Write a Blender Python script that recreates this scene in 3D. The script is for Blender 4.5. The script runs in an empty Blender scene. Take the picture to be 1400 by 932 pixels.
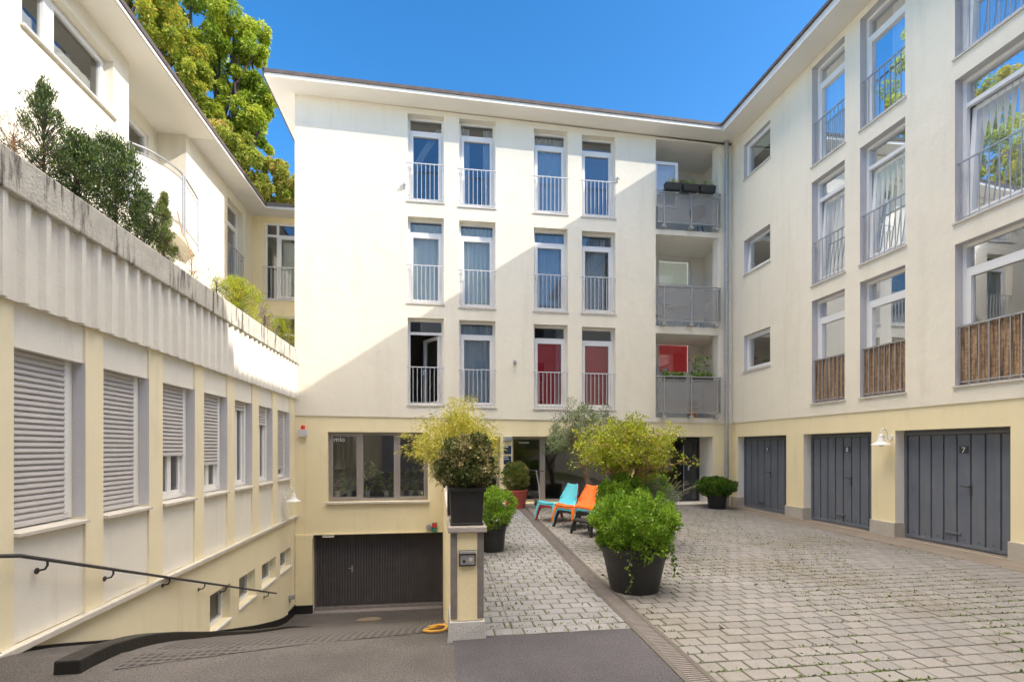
import bpy, bmesh, math, random
import numpy as np
from mathutils import Vector, Matrix
random.seed(7); rng = np.random.default_rng(11)
R = math.radians
scene = bpy.context.scene
COL = scene.collection

# ------------------------------------------------------------------ camera, world, sun, exposure
F = 690.0; TH = math.atan(100.0 / F); SN, CS = math.sin(TH), math.cos(TH); HC = 1.65; HY = 613.0
cam_d = bpy.data.cameras.new('camera'); cam = bpy.data.objects.new('camera', cam_d); COL.objects.link(cam)
cam.location = (0, 0, HC); cam.rotation_euler = (R(90), 0, -TH)
cam_d.sensor_width = 36; cam_d.lens = F / 1400 * 36; cam_d.shift_y = (HY - 466) / 1400
cam_d.clip_start = 0.05; cam_d.clip_end = 2000
scene.camera = cam
SUN = Vector((1.49, -0.682, 1.0)).normalized()
w = bpy.data.worlds.new('World'); scene.world = w; w.use_nodes = True
wn = w.node_tree; bg = wn.nodes['Background']
sky = wn.nodes.new('ShaderNodeTexSky'); sky.sky_type = 'NISHITA'; sky.sun_disc = False
sky.sun_elevation = math.asin(SUN.z); sky.sun_rotation = math.atan2(SUN.x, SUN.y)
sky.air_density = 1.0; sky.dust_density = 1.1; sky.ozone_density = 2.0; sky.altitude = 500
hs = wn.nodes.new('ShaderNodeHueSaturation'); hs.inputs['Saturation'].default_value = 1.36; hs.inputs['Value'].default_value = .76
wn.links.new(sky.outputs[0], hs.inputs['Color'])
# added bright cloud high overhead, out of frame, as the court's main fill light
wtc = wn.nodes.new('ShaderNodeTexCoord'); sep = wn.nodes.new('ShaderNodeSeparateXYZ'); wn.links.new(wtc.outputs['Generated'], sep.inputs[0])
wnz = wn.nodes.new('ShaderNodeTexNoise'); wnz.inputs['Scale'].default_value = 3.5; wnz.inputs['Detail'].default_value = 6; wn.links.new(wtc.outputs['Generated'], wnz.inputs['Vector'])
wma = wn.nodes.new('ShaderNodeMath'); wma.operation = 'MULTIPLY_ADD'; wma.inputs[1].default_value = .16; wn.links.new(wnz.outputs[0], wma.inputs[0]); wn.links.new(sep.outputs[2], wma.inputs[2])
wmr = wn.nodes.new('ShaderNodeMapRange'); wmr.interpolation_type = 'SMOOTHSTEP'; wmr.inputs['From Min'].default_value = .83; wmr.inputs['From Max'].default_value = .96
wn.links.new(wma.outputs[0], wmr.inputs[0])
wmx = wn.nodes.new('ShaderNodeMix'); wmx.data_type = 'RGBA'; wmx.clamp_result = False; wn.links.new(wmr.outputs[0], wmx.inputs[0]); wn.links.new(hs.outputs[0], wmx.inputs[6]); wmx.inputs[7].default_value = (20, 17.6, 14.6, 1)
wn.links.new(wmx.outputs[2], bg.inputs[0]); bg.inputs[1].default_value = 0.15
sl = bpy.data.lights.new('sun', 'SUN'); sl.energy = 1.7; sl.angle = R(0.5); sl.color = (1.0, 0.93, 0.82)
so = bpy.data.objects.new('sun', sl); COL.objects.link(so)
so.rotation_euler = (-SUN).to_track_quat('-Z', 'Y').to_euler(); so.location = (20, -10, 30)
vs = scene.view_settings; vs.view_transform = 'Standard'; vs.look = 'None'; vs.gamma = 1; vs.use_curve_mapping = False
vs.exposure = 1.52

# ------------------------------------------------------------------ survey helpers: photo bearing -> point on a real plane
def ray(x, y):
    u = (x - 700) / F; v = (HY - y) / F
    return (SN + u * CS, CS - u * SN, v)
def onX(x, y, X):
    a, b, c = ray(x, y); d = X / a; return (X, b * d, HC + c * d)
def onY(x, y, Y):
    a, b, c = ray(x, y); d = Y / b; return (a * d, Y, HC + c * d)
def onD(x, y, d):
    a, b, c = ray(x, y); return (a * d, b * d, HC + c * d)
def smooth(t): t = max(0, min(1, t)); return t * t * (3 - 2 * t)
def gz(x, y): return 0.17 * smooth((y - 5) / 8.6) * max(0, min(1, (8.0 - x) / 7.0))
RP = [(-50, 0), (4.2, 0), (4.6, -.04), (5.1, -.14), (5.6, -.31), (6.6, -.63), (7.7, -1.0), (9.65, -1.6), (11, -2.06), (12.2, -2.42), (12.9, -2.55), (13.6, -2.58), (20, -2.6)]
def rz(y):
    return sum(rz_(y + d) for d in (-.45, -.3, -.15, 0, .15, .3, .45)) / 7 if y > 4.6 else rz_(y) - .0 if y < 4.2 else rz_(y)
def rz_(y):
    for (a, za), (b, zb) in zip(RP, RP[1:]):
        if a <= y <= b: return za + (zb - za) * (y - a) / (b - a)
    return -2.6
XR, YB, XL = 8.43, 13.6, -3.65
XU, YC = -5.7, 16.5

# ------------------------------------------------------------------ materials
def newmat(name):
    m = bpy.data.materials.new(name); m.use_nodes = True
    nt = m.node_tree; return m, nt, nt.nodes['Principled BSDF']
def mat(name, col, rough=.7, var=.08, scale=3, bump=0, bscale=60, metal=0, bump2=0, b2scale=2.5, spec=.5, coat=0):
    m, nt, p = newmat(name); N, L = nt.nodes, nt.links
    p.inputs['Roughness'].default_value = rough; p.inputs['Metallic'].default_value = metal
    p.inputs['Specular IOR Level'].default_value = spec; p.inputs['Coat Weight'].default_value = coat
    tc = N.new('ShaderNodeTexCoord')
    nz = N.new('ShaderNodeTexNoise'); nz.inputs['Scale'].default_value = scale; nz.inputs['Detail'].default_value = 6; nz.inputs['Roughness'].default_value = .65
    L.new(tc.outputs['Object'], nz.inputs['Vector'])
    rp = N.new('ShaderNodeValToRGB')
    a, b = rp.color_ramp.elements; a.position = .3; b.position = .7
    a.color = tuple(c * (1 - var) for c in col) + (1,); b.color = tuple(min(1, c * (1 + var)) for c in col) + (1,)
    L.new(nz.outputs[0], rp.inputs[0]); L.new(rp.outputs[0], p.inputs['Base Color'])
    last = None
    for st, sc in ((bump, bscale), (bump2, b2scale)):
        if st:
            n2 = N.new('ShaderNodeTexNoise'); n2.inputs['Scale'].default_value = sc; n2.inputs['Detail'].default_value = 5
            L.new(tc.outputs['Object'], n2.inputs['Vector'])
            bp = N.new('ShaderNodeBump'); bp.inputs['Strength'].default_value = st; bp.inputs['Distance'].default_value = .02
            L.new(n2.outputs[0], bp.inputs['Height'])
            if last: L.new(last.outputs[0], bp.inputs['Normal'])
            last = bp
    if last: L.new(last.outputs[0], p.inputs['Normal'])
    m['ramp'] = rp.name
    return m
def streaks(m, col=(.05, .045, .04), amount=.5, sx=9, sz=.8, lo=.58, hi=.72):
    """rain streak stains: noise drawn out vertically, mixed over the base colour"""
    nt = m.node_tree; N, L = nt.nodes, nt.links; p = N['Principled BSDF']
    src = p.inputs['Base Color'].links[0].from_socket
    tc = N.new('ShaderNodeTexCoord'); mp = N.new('ShaderNodeMapping'); mp.inputs['Scale'].default_value = (sx, sx, sz)
    nz = N.new('ShaderNodeTexNoise'); nz.inputs['Scale'].default_value = 1; nz.inputs['Detail'].default_value = 7; nz.inputs['Roughness'].default_value = .7
    mr = N.new('ShaderNodeMapRange'); mr.inputs['From Min'].default_value = lo; mr.inputs['From Max'].default_value = hi; mr.inputs['To Max'].default_value = amount
    mx = N.new('ShaderNodeMix'); mx.data_type = 'RGBA'
    L.new(tc.outputs['Object'], mp.inputs[0]); L.new(mp.outputs[0], nz.inputs['Vector']); L.new(nz.outputs[0], mr.inputs[0])
    L.new(mr.outputs[0], mx.inputs[0]); L.new(src, mx.inputs[6]); mx.inputs[7].default_value = col + (1,)
    L.new(mx.outputs[2], p.inputs['Base Color'])
    return m
def glass(name, tint=(1, 1, 1), base=.16, k=1.6, refl=(.93, .96, 1.0), rough=0.0):
    m, nt, p = newmat(name); N, L = nt.nodes, nt.links; N.remove(p)
    out = N['Material Output']; t = N.new('ShaderNodeBsdfTransparent'); t.inputs[0].default_value = tint + (1,)
    g = N.new('ShaderNodeBsdfGlossy'); g.inputs['Roughness'].default_value = rough; g.inputs['Color'].default_value = refl + (1,)
    f = N.new('ShaderNodeFresnel'); f.inputs[0].default_value = 1.5
    ma = N.new('ShaderNodeMath'); ma.operation = 'MULTIPLY_ADD'; ma.use_clamp = True; ma.inputs[1].default_value = k; ma.inputs[2].default_value = base
    tc = N.new('ShaderNodeTexCoord'); nz = N.new('ShaderNodeTexNoise'); nz.inputs['Scale'].default_value = .9; bp = N.new('ShaderNodeBump')
    bp.inputs['Strength'].default_value = .06; bp.inputs['Distance'].default_value = .02
    L.new(tc.outputs['Object'], nz.inputs['Vector']); L.new(nz.outputs[0], bp.inputs['Height']); L.new(bp.outputs[0], g.inputs['Normal'])
    mx = N.new('ShaderNodeMixShader'); L.new(f.outputs[0], ma.inputs[0]); L.new(ma.outputs[0], mx.inputs[0])
    L.new(t.outputs[0], mx.inputs[1]); L.new(g.outputs[0], mx.inputs[2]); L.new(mx.outputs[0], out.inputs[0])
    return m
def cloth(name, col, tr=.5):
    m, nt, p = newmat(name); N, L = nt.nodes, nt.links
    p.inputs['Base Color'].default_value = col + (1,); p.inputs['Roughness'].default_value = .9
    t = N.new('ShaderNodeBsdfTranslucent'); t.inputs[0].default_value = col + (1,)
    mx = N.new('ShaderNodeMixShader'); mx.inputs[0].default_value = tr
    L.new(p.outputs[0], mx.inputs[1]); L.new(t.outputs[0], mx.inputs[2]); L.new(mx.outputs[0], N['Material Output'].inputs[0])
    return m
def leafmat(name, cols, tr=.35, rough=.5):
    m, nt, p = newmat(name); N, L = nt.nodes, nt.links
    at = N.new('ShaderNodeAttribute'); at.attribute_name = 'tone'
    rp = N.new('ShaderNodeValToRGB'); cr = rp.color_ramp
    while len(cr.elements) < len(cols): cr.elements.new(.5)
    for i, (ps, c) in enumerate(cols): cr.elements[i].position = ps; cr.elements[i].color = c + (1,)
    L.new(at.outputs['Fac'], rp.inputs[0]); L.new(rp.outputs[0], p.inputs['Base Color']); p.inputs['Roughness'].default_value = rough
    t = N.new('ShaderNodeBsdfTranslucent'); L.new(rp.outputs[0], t.inputs[0])
    mx = N.new('ShaderNodeMixShader'); mx.inputs[0].default_value = tr
    L.new(p.outputs[0], mx.inputs[1]); L.new(t.outputs[0], mx.inputs[2]); L.new(mx.outputs[0], N['Material Output'].inputs[0])
    return m
M = {}
M['cream'] = mat('cream_stucco', (.85, .80, .675), .9, .03, .8, .4, 90, bump2=.9, b2scale=2.0)
streaks(M['cream'], (.56, .50, .38), .34, 2.6, .22, .52, .8)
M['yellow'] = mat('yellow_stucco', (.88, .775, .505), .9, .04, .8, .3, 90, bump2=.15, b2scale=2)
streaks(M['yellow'], (.50, .41, .24), .42, 3, .4, .54, .8)
M['paleyellow'] = mat('pale_yellow_stucco', (.88, .80, .585), .9, .04, .8, .3, 90, bump2=.3, b2scale=2)
streaks(M['paleyellow'], (.52, .45, .30), .4, 3, .4, .55, .8)
M['offwhite'] = mat('offwhite_panel', (.85, .82, .75), .85, .04, 1.5, .25, 70)
streaks(M['offwhite'], (.45, .42, .37), .35, 5, .5, .56, .8)
M['flute'] = mat('fluted_concrete', (.79, .76, .69), .9, .06, 3, .4, 60)
streaks(M['flute'], (.34, .32, .29), .5, 10, .5, .56, .8)
M['cap'] = mat('stained_concrete', (.58, .55, .48), .95, .15, 5, .5, 40)
streaks(M['cap'], (.03, .026, .024), .85, 7.5, .9, .52, .62)
M['jamb'] = mat('grey_reveal_shade', (.60, .59, .61), .85, .05, 2, .2, 60)  # shade of the off-white window jambs put into the grey; alarm box shares it
M['soffit'] = mat('soffit_paint', (.88, .855, .80), .85, .02, 1, .1, 60)
M['fascia'] = mat('roof_edge', (.10, .08, .075), .6, .3, 6)
M['fascia_white'] = mat('fascia_white', (.70, .69, .68), .7, .04, 3)
M['roof'] = mat('roof_felt', (.14, .12, .11), .9, .15, 2)
M['white'] = mat('white_pvc', (.82, .82, .82), .35, .02, 2)
M['bar'] = mat('white_railing', (.62, .62, .64), .4, .05, 8)
M['galv'] = mat('galvanised_steel', (.42, .43, .45), .42, .12, 14, metal=.5)
M['darkmetal'] = mat('dark_metal', (.05, .05, .055), .45, .15, 10)
M['alu'] = mat('bronze_aluminium', (.34, .31, .29), .45, .05, 4, metal=.3)
M['sill'] = mat('sheet_sill', (.60, .57, .52), .5, .1, 5)
M['pane'] = glass('window_glass', (.88, .93, .94), .13, 1.6)
M['pane_side'] = glass('side_glass', (.94, .96, .96), .07, .7)
M['pane_dim'] = glass('small_pane_glass', (.70, .74, .72), .02, .45)
M['pane_clear'] = glass('blind_glass', (.92, .93, .93), .05, 1.0)
M['pane_dark'] = glass('shop_glass', (.86, .87, .84), .06, 1.2)
M['pane_frost'] = None
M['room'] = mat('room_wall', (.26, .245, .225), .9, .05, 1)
M['curtain'] = cloth('white_curtain', (.82, .82, .80), .35)
M['sage'] = cloth('pale_curtain', (.88, .93, .84), .3)
M['bluec'] = cloth('blue_grey_curtain', (.50, .62, .74), .3)
M['red'] = cloth('red_blind', (.85, .045, .07), .15)
M['shutter'] = mat('roller_shutter', (.54, .525, .535), .5, .04, 3)
M['gdoor_r'] = mat('grey_garage_door', (.135, .155, .195), .55, .10, 3, .05, 40)
streaks(M['gdoor_r'], (.23, .22, .20), .45, 5, .6, .48, .75)
M['gdoor_b'] = mat('brown_garage_door', (.095, .086, .088), .6, .2, 4, .1, 30)
streaks(M['gdoor_b'], (.15, .14, .13), .35, 12, .5, .5, .75)
M['plinth'] = mat('plinth_stone', (.46, .43, .38), .85, .1, 4, .3, 50)
M['bitumen'] = mat('black_bitumen', (.011, .010, .010), .6, .3, 6, .3, 30)
M['steelgrey'] = mat('weathered_strip', (.20, .18, .18), .7, .2, 10, .2, 40)
M['slabstone'] = mat('slab_stone', (.40, .36, .34), .8, .15, 9, .3, 60)
M['basegrey'] = mat('render_base', (.42, .42, .43), .8, .1, 5, .3, 50)
M['blackpot'] = mat('black_plastic_pot', (.022, .022, .023), .5, .2, 8, .05, 30)
M['terracotta'] = mat('terracotta', (.42, .085, .06), .7, .1, 8, .1, 40)
M['soil'] = mat('soil', (.05, .035, .025), .95, .3, 20, .6, 60)
M['bark'] = mat('bark', (.20, .14, .10), .9, .3, 12, .7, 40)
M['twig'] = mat('red_twig', (.34, .19, .10), .8, .25, 12)
M['stalk'] = mat('grey_stalk', (.30, .31, .20), .8, .2, 9)
M['iron'] = mat('rusty_iron', (.19, .15, .11), .8, .3, 12, .4, 50)
M['darkbark'] = mat('dark_bark', (.06, .045, .035), .9, .3, 12, .6, 20)
M['cane'] = mat('bamboo_cane', (.50, .40, .10), .5, .2, 10)
M['chair_blue'] = mat('blue_plastic', (.09, .50, .62), .28, .03, 2, coat=.3)
M['chair_orange'] = mat('orange_plastic', (.86, .16, .012), .25, .03, 2, coat=.4)
M['chair_red'] = mat('red_plastic', (.50, .03, .03), .35, .03, 2)
M['chair_black'] = mat('black_plastic', (.02, .02, .022), .4, .1, 4)
M['reed'] = mat('reed_mat', (.42, .28, .17), .9, .5, 20, .5, 60)
streaks(M['reed'], (.10, .055, .03), .85, 45, 1.6, .46, .58)
M['lampwhite'] = mat('white_enamel', (.80, .80, .78), .3, .03, 5)
M['navy'] = mat('sign_navy', (.02, .035, .08), .35, .05, 4)
M['ink'] = mat('white_ink', (.95, .95, .95), .5, .02, 2)
M['redlamp'] = mat('red_lens', (.75, .03, .02), .3, .05, 4)
M['greenlamp'] = mat('green_lens', (.01, .30, .22), .3, .05, 4)
M['hose'] = mat('yellow_hose', (.62, .33, .05), .5, .1, 8)
M['asphalt'] = mat('asphalt', (.105, .095, .100), .85, .28, 1.6, .9, 170)
def asphalt(name, c):
    m, nt, p = newmat(name); N, L = nt.nodes, nt.links; p.inputs['Roughness'].default_value = .85
    tc = N.new('ShaderNodeTexCoord')
    def nz(sc, dt=4, rg=.6):
        n = N.new('ShaderNodeTexNoise'); n.inputs['Scale'].default_value = sc; n.inputs['Detail'].default_value = dt; n.inputs['Roughness'].default_value = rg; L.new(tc.outputs['Object'], n.inputs['Vector']); return n
    a, b = nz(75, 3, .8), nz(.55, 7, .62); v = N.new('ShaderNodeTexVoronoi'); v.inputs['Scale'].default_value = 95; L.new(tc.outputs['Object'], v.inputs['Vector'])
    r1 = N.new('ShaderNodeValToRGB'); r1.color_ramp.elements[0].position = .36; r1.color_ramp.elements[1].position = .66
    r1.color_ramp.elements[0].color = tuple(x * .45 for x in c) + (1,); r1.color_ramp.elements[1].color = tuple(x * 1.75 for x in c) + (1,); L.new(a.outputs[0], r1.inputs[0])
    r2 = N.new('ShaderNodeMapRange'); r2.inputs['From Min'].default_value = .32; r2.inputs['From Max'].default_value = .68; r2.inputs['To Min'].default_value = .62; r2.inputs['To Max'].default_value = 1.35; L.new(b.outputs[0], r2.inputs[0])
    m2 = N.new('ShaderNodeMix'); m2.data_type = 'RGBA'; m2.blend_type = 'MULTIPLY'; m2.inputs[0].default_value = 1; L.new(r1.outputs[0], m2.inputs[6]); L.new(r2.outputs[0], m2.inputs[7]); L.new(m2.outputs[2], p.inputs['Base Color'])
    bp = N.new('ShaderNodeBump'); bp.inputs['Strength'].default_value = .9; bp.inputs['Distance'].default_value = .012; L.new(v.outputs[0], bp.inputs['Height']); L.new(bp.outputs[0], p.inputs['Normal']); return m
M['asphalt'] = asphalt('old_asphalt', (.086, .079, .080)); M['asphalt_new'] = asphalt('newer_asphalt', (.064, .061, .075))
M['rampm'] = mat('ramp_asphalt', (.115, .095, .085), .8, .3, 1.2, .8, 150)
M['apron'] = mat('apron_concrete', (.20, .17, .145), .9, .15, 3, .4, 60)
M['drain'] = mat('drain_channel', (.085, .075, .068), .7, .2, 10, .3, 60)
M['pot_white'] = mat('white_ceramic', (.7, .7, .68), .3, .05, 5)
M['pink'] = mat('orchid_petal', (.62, .12, .40), .6, .2, 8)
M['wood'] = mat('light_wood', (.40, .25, .12), .7, .2, 8)
M['frost'] = None
def frosted():
    m, nt, p = newmat('frosted_panel'); N, L = nt.nodes, nt.links
    p.inputs['Base Color'].default_value = (.72, .74, .74, 1); p.inputs['Roughness'].default_value = .25
    t = N.new('ShaderNodeBsdfTransparent'); t.inputs[0].default_value = (.9, .92, .92, 1)
    mx = N.new('ShaderNodeMixShader'); mx.inputs[0].default_value = .38
    L.new(p.outputs[0], mx.inputs[1]); L.new(t.outputs[0], mx.inputs[2]); L.new(mx.outputs[0], N['Material Output'].inputs[0]); return m
M['frost'] = frosted()
def smoky():
    m, nt, p = newmat('smoky_panel'); N, L = nt.nodes, nt.links
    p.inputs['Base Color'].default_value = (.55, .54, .53, 1); p.inputs['Roughness'].default_value = .2
    t = N.new('ShaderNodeBsdfTransparent'); t.inputs[0].default_value = (.8, .8, .8, 1)
    mx = N.new('ShaderNodeMixShader'); mx.inputs[0].default_value = .72
    L.new(p.outputs[0], mx.inputs[1]); L.new(t.outputs[0], mx.inputs[2]); L.new(mx.outputs[0], N['Material Output'].inputs[0]); return m
M['smoky'] = smoky()
def paver_mat(name, c0, c1, moss):
    m, nt, p = newmat(name); N, L = nt.nodes, nt.links
    p.inputs['Roughness'].default_value = .85
    at = N.new('ShaderNodeAttribute'); at.attribute_name = 'tone'
    tc = N.new('ShaderNodeTexCoord')
    a = N.new('ShaderNodeTexNoise'); a.inputs['Scale'].default_value = 140; a.inputs['Detail'].default_value = 3
    b = N.new('ShaderNodeTexNoise'); b.inputs['Scale'].default_value = .7; b.inputs['Detail'].default_value = 5
    c = N.new('ShaderNodeTexNoise'); c.inputs['Scale'].default_value = 6; c.inputs['Detail'].default_value = 5
    for n in (a, b, c): L.new(tc.outputs['Object'], n.inputs['Vector'])
    mx = N.new('ShaderNodeMix'); mx.data_type = 'RGBA'; mx.inputs[6].default_value = c0 + (1,); mx.inputs[7].default_value = c1 + (1,)
    L.new(at.outputs['Fac'], mx.inputs[0])
    sp = N.new('ShaderNodeMapRange'); sp.inputs['From Min'].default_value = .3; sp.inputs['From Max'].default_value = .7
    sp.inputs['To Min'].default_value = .72; sp.inputs['To Max'].default_value = 1.25
    L.new(a.outputs[0], sp.inputs[0])
    m2 = N.new('ShaderNodeMix'); m2.data_type = 'RGBA'; m2.blend_type = 'MULTIPLY'; m2.inputs[0].default_value = 1
    L.new(mx.outputs[2], m2.inputs[6]); L.new(sp.outputs[0], m2.inputs[7])
    r = N.new('ShaderNodeMapRange'); r.inputs['From Min'].default_value = .5; r.inputs['From Max'].default_value = .72; r.inputs['To Max'].default_value = .65
    ad = N.new('ShaderNodeMath'); ad.operation = 'MULTIPLY_ADD'; ad.inputs[1].default_value = .35; 
    L.new(c.outputs[0], ad.inputs[0]); 
    s2 = N.new('ShaderNodeMath'); s2.operation = 'MULTIPLY'; s2.inputs[1].default_value = .68; L.new(b.outputs[0], s2.inputs[0]); L.new(s2.outputs[0], ad.inputs[2])
    L.new(ad.outputs[0], r.inputs[0])
    m3 = N.new('ShaderNodeMix'); m3.data_type = 'RGBA'; m3.inputs[7].default_value = moss + (1,)
    L.new(r.outputs[0], m3.inputs[0]); L.new(m2.outputs[2], m3.inputs[6]); L.new(m3.outputs[2], p.inputs['Base Color'])
    bp = N.new('ShaderNodeBump'); bp.inputs['Strength'].default_value = .6; bp.inputs['Distance'].default_value = .01
    L.new(a.outputs[0], bp.inputs['Height']); L.new(bp.outputs[0], p.inputs['Normal'])
    return m
M['paver'] = paver_mat('grey_pavers', (.182, .177, .180), (.222, .214, .214), (.125, .105, .075))
M['paver2'] = paver_mat('cool_pavers', (.175, .178, .196), (.212, .215, .234), (.125, .115, .098))
M['joint'] = mat('mossy_joint', (.060, .075, .022), .95, .55, 4, .6, 60)
M['moss'] = leafmat('joint_moss', [(0, (.05, .09, .010)), (1, (.16, .24, .02))], .3)

LF = {
 'tree_green': leafmat('leaf_tree_green', [(0, (.07, .15, .008)), (.5, (.25, .36, .025)), (1, (.58, .62, .06))], .45),
 'tree_gold': leafmat('leaf_tree_gold', [(0, (.08, .14, .01)), (.5, (.27, .34, .03)), (.85, (.46, .44, .04)), (1, (.60, .38, .06))], .45),
 'tree_red': leafmat('leaf_tree_red', [(0, (.09, .14, .01)), (.5, (.32, .38, .04)), (1, (.60, .36, .14))], .45),
 'box': leafmat('leaf_box', [(0, (.025, .07, .010)), (.6, (.09, .20, .02)), (1, (.24, .36, .04))], .3),
 'bright': leafmat('leaf_bright', [(0, (.04, .11, .010)), (.5, (.15, .30, .02)), (1, (.36, .50, .05))], .35),
 'varieg': leafmat('leaf_variegated', [(0, (.03, .055, .012)), (.6, (.10, .13, .03)), (.78, (.42, .36, .17)), (1, (.66, .55, .34))], .2),
 'bamboo': leafmat('leaf_bamboo', [(0, (.22, .24, .02)), (.5, (.48, .46, .05)), (1, (.68, .60, .14))], .4),
 'house': leafmat('leaf_houseplant', [(0, (.14, .32, .04)), (1, (.58, .74, .20))], .3),
 'olive': leafmat('leaf_olive', [(0, (.07, .11, .045)), (.5, (.18, .24, .11)), (1, (.40, .46, .28))], .25),
 'std': leafmat('leaf_standard', [(0, (.14, .20, .01)), (.5, (.38, .44, .03)), (.85, (.60, .58, .06)), (1, (.58, .34, .12))], .4),
 'lav': leafmat('leaf_lavender', [(0, (.14, .18, .11)), (1, (.40, .44, .36))], .25),
 'conifer': leafmat('leaf_conifer', [(0, (.014, .035, .008)), (.6, (.045, .09, .015)), (1, (.17, .23, .03))], .25),
 'dry': leafmat('leaf_dry', [(0, (.10, .07, .05)), (1, (.30, .22, .17))], .2),
 'redshrub': leafmat('leaf_reddish', [(0, (.04, .09, .01)), (.6, (.14, .22, .03)), (1, (.34, .18, .08))], .3),
}

# ------------------------------------------------------------------ object helpers
OFF = {}
def tag(o, label=None, cat=None, group=None, kind=None):
    if label: o['label'] = label
    if cat: o['category'] = cat
    if group: o['group'] = group
    if kind: o['kind'] = kind
    return o
def thing(name, label, cat, loc=(0, 0, 0), rot=0, group=None):
    o = bpy.data.objects.new(name, None); COL.objects.link(o); o.location = loc; o.rotation_euler = (0, 0, rot)
    o.empty_display_size = .2
    OFF[o.name] = Vector(loc); return tag(o, label, cat, group)
class MB:
    def __init__(s): s.v = []; s.f = []; s.t = []
    def add(s, vs, fs, tone=None):
        b = len(s.v); s.v.extend([tuple(v) for v in vs]); s.f.extend([tuple(i + b for i in f) for f in fs])
        if tone is not None: s.t.extend([tone] * len(fs))
        return s
    def hexa(s, p): # 8 points: bottom 4 ccw, top 4 ccw
        return s.add(p, [(0, 3, 2, 1), (4, 5, 6, 7), (0, 1, 5, 4), (1, 2, 6, 5), (2, 3, 7, 6), (3, 0, 4, 7)])
    def box(s, x0, x1, y0, y1, z0, z1):
        x0, x1 = sorted((x0, x1)); y0, y1 = sorted((y0, y1)); z0, z1 = sorted((z0, z1))
        return s.hexa([(x0, y0, z0), (x1, y0, z0), (x1, y1, z0), (x0, y1, z0), (x0, y0, z1), (x1, y0, z1), (x1, y1, z1), (x0, y1, z1)])
    def fbox(s, fr, u0, u1, z0, z1, n0, n1):
        ps = [fr(u, z, n) for z in (z0, z1) for u, n in ((u0, n0), (u1, n0), (u1, n1), (u0, n1))]
        xs, ys, zs = zip(*ps); return s.box(min(xs), max(xs), min(ys), max(ys), min(zs), max(zs))
    def quad(s, a, b, c, d): return s.add([a, b, c, d], [(0, 1, 2, 3)])
    def tube(s, pts, r, seg=8, caps=True):
        pts = [Vector(p) for p in pts]; n = len(pts); rs = r if isinstance(r, (list, tuple)) else [r] * n
        vs = []; prev = None
        for i, p in enumerate(pts):
            t = (pts[min(i + 1, n - 1)] - pts[max(i - 1, 0)]).normalized()
            if prev is None:
                a = Vector((0, 0, 1)) if abs(t.z) < .9 else Vector((1, 0, 0)); x = t.cross(a).normalized()
            else: x = (prev - t * prev.dot(t)).normalized()
            prev = x; y = t.cross(x)
            for k in range(seg):
                a = 2 * math.pi * k / seg; vs.append(p + (x * math.cos(a) + y * math.sin(a)) * rs[i])
        fs = [(i * seg + k, i * seg + (k + 1) % seg, (i + 1) * seg + (k + 1) % seg, (i + 1) * seg + k) for i in range(n - 1) for k in range(seg)]
        if caps: fs += [tuple(range(seg))[::-1], tuple((n - 1) * seg + k for k in range(seg))]
        return s.add(vs, fs)
    def lathe(s, prof, c=(0, 0, 0), seg=28, sx=1, sy=1):
        vs = []; n = len(prof)
        for r, z in prof:
            for k in range(seg):
                a = 2 * math.pi * k / seg; vs.append((c[0] + r * sx * math.cos(a), c[1] + r * sy * math.sin(a), c[2] + z))
        fs = [(i * seg + k, i * seg + (k + 1) % seg, (i + 1) * seg + (k + 1) % seg, (i + 1) * seg + k) for i in range(n - 1) for k in range(seg)]
        fs += [tuple(range(seg))[::-1], tuple((n - 1) * seg + k for k in range(seg))]
        return s.add(vs, fs)
    def build(s, name, m, parent=None, smooth=False, world=True, bevel=0):
        me = bpy.data.meshes.new(name)
        off = OFF[parent.name] if (parent is not None and world) else Vector((0, 0, 0))
        me.from_pydata([(v[0] - off.x, v[1] - off.y, v[2] - off.z) for v in s.v], [], s.f)
        me.materials.append(M[m] if isinstance(m, str) else m)
        if s.t and len(s.t) == len(s.f):
            at = me.attributes.new('tone', 'FLOAT', 'FACE'); at.data.foreach_set('value', s.t)
        if smooth: me.polygons.foreach_set('use_smooth', [True] * len(me.polygons))
        me.update(); o = bpy.data.objects.new(name, me); COL.objects.link(o)
        if parent is not None: o.parent = parent
        OFF[o.name] = off
        if bevel:
            b = o.modifiers.new('bevel', 'BEVEL'); b.width = bevel; b.segments = 2; b.limit_method = 'ANGLE'; b.angle_limit = R(40)
        if smooth:
            e = o.modifiers.new('split', 'EDGE_SPLIT'); e.split_angle = R(38)
        return o
def struct(o): o['kind'] = 'structure'; return o
def dup(root, loc, rotz=0, label=None, scale=None):
    def cp(o, par):
        c = o.copy(); COL.objects.link(c)
        if par is not None: c.parent = par
        for ch in list(o.children): cp(ch, c)
        return c
    r = cp(root, None); r.location = loc; r.rotation_euler = (0, 0, rotz); OFF[r.name] = Vector(loc)
    if label: r['label'] = label
    if scale: r.scale = scale
    return r
def frB(u, z, n): return (u, YB - n, z)
def frR(u, z, n): return (XR - n, u, z)
def frL(u, z, n): return (XL + n, u, z)
def frU(u, z, n): return (XU + n, u, z)
def frC(u, z, n): return (u, YC - n, z)
def frLog(u, z, n): return (u, YB + 1.5 - n, z)
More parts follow.
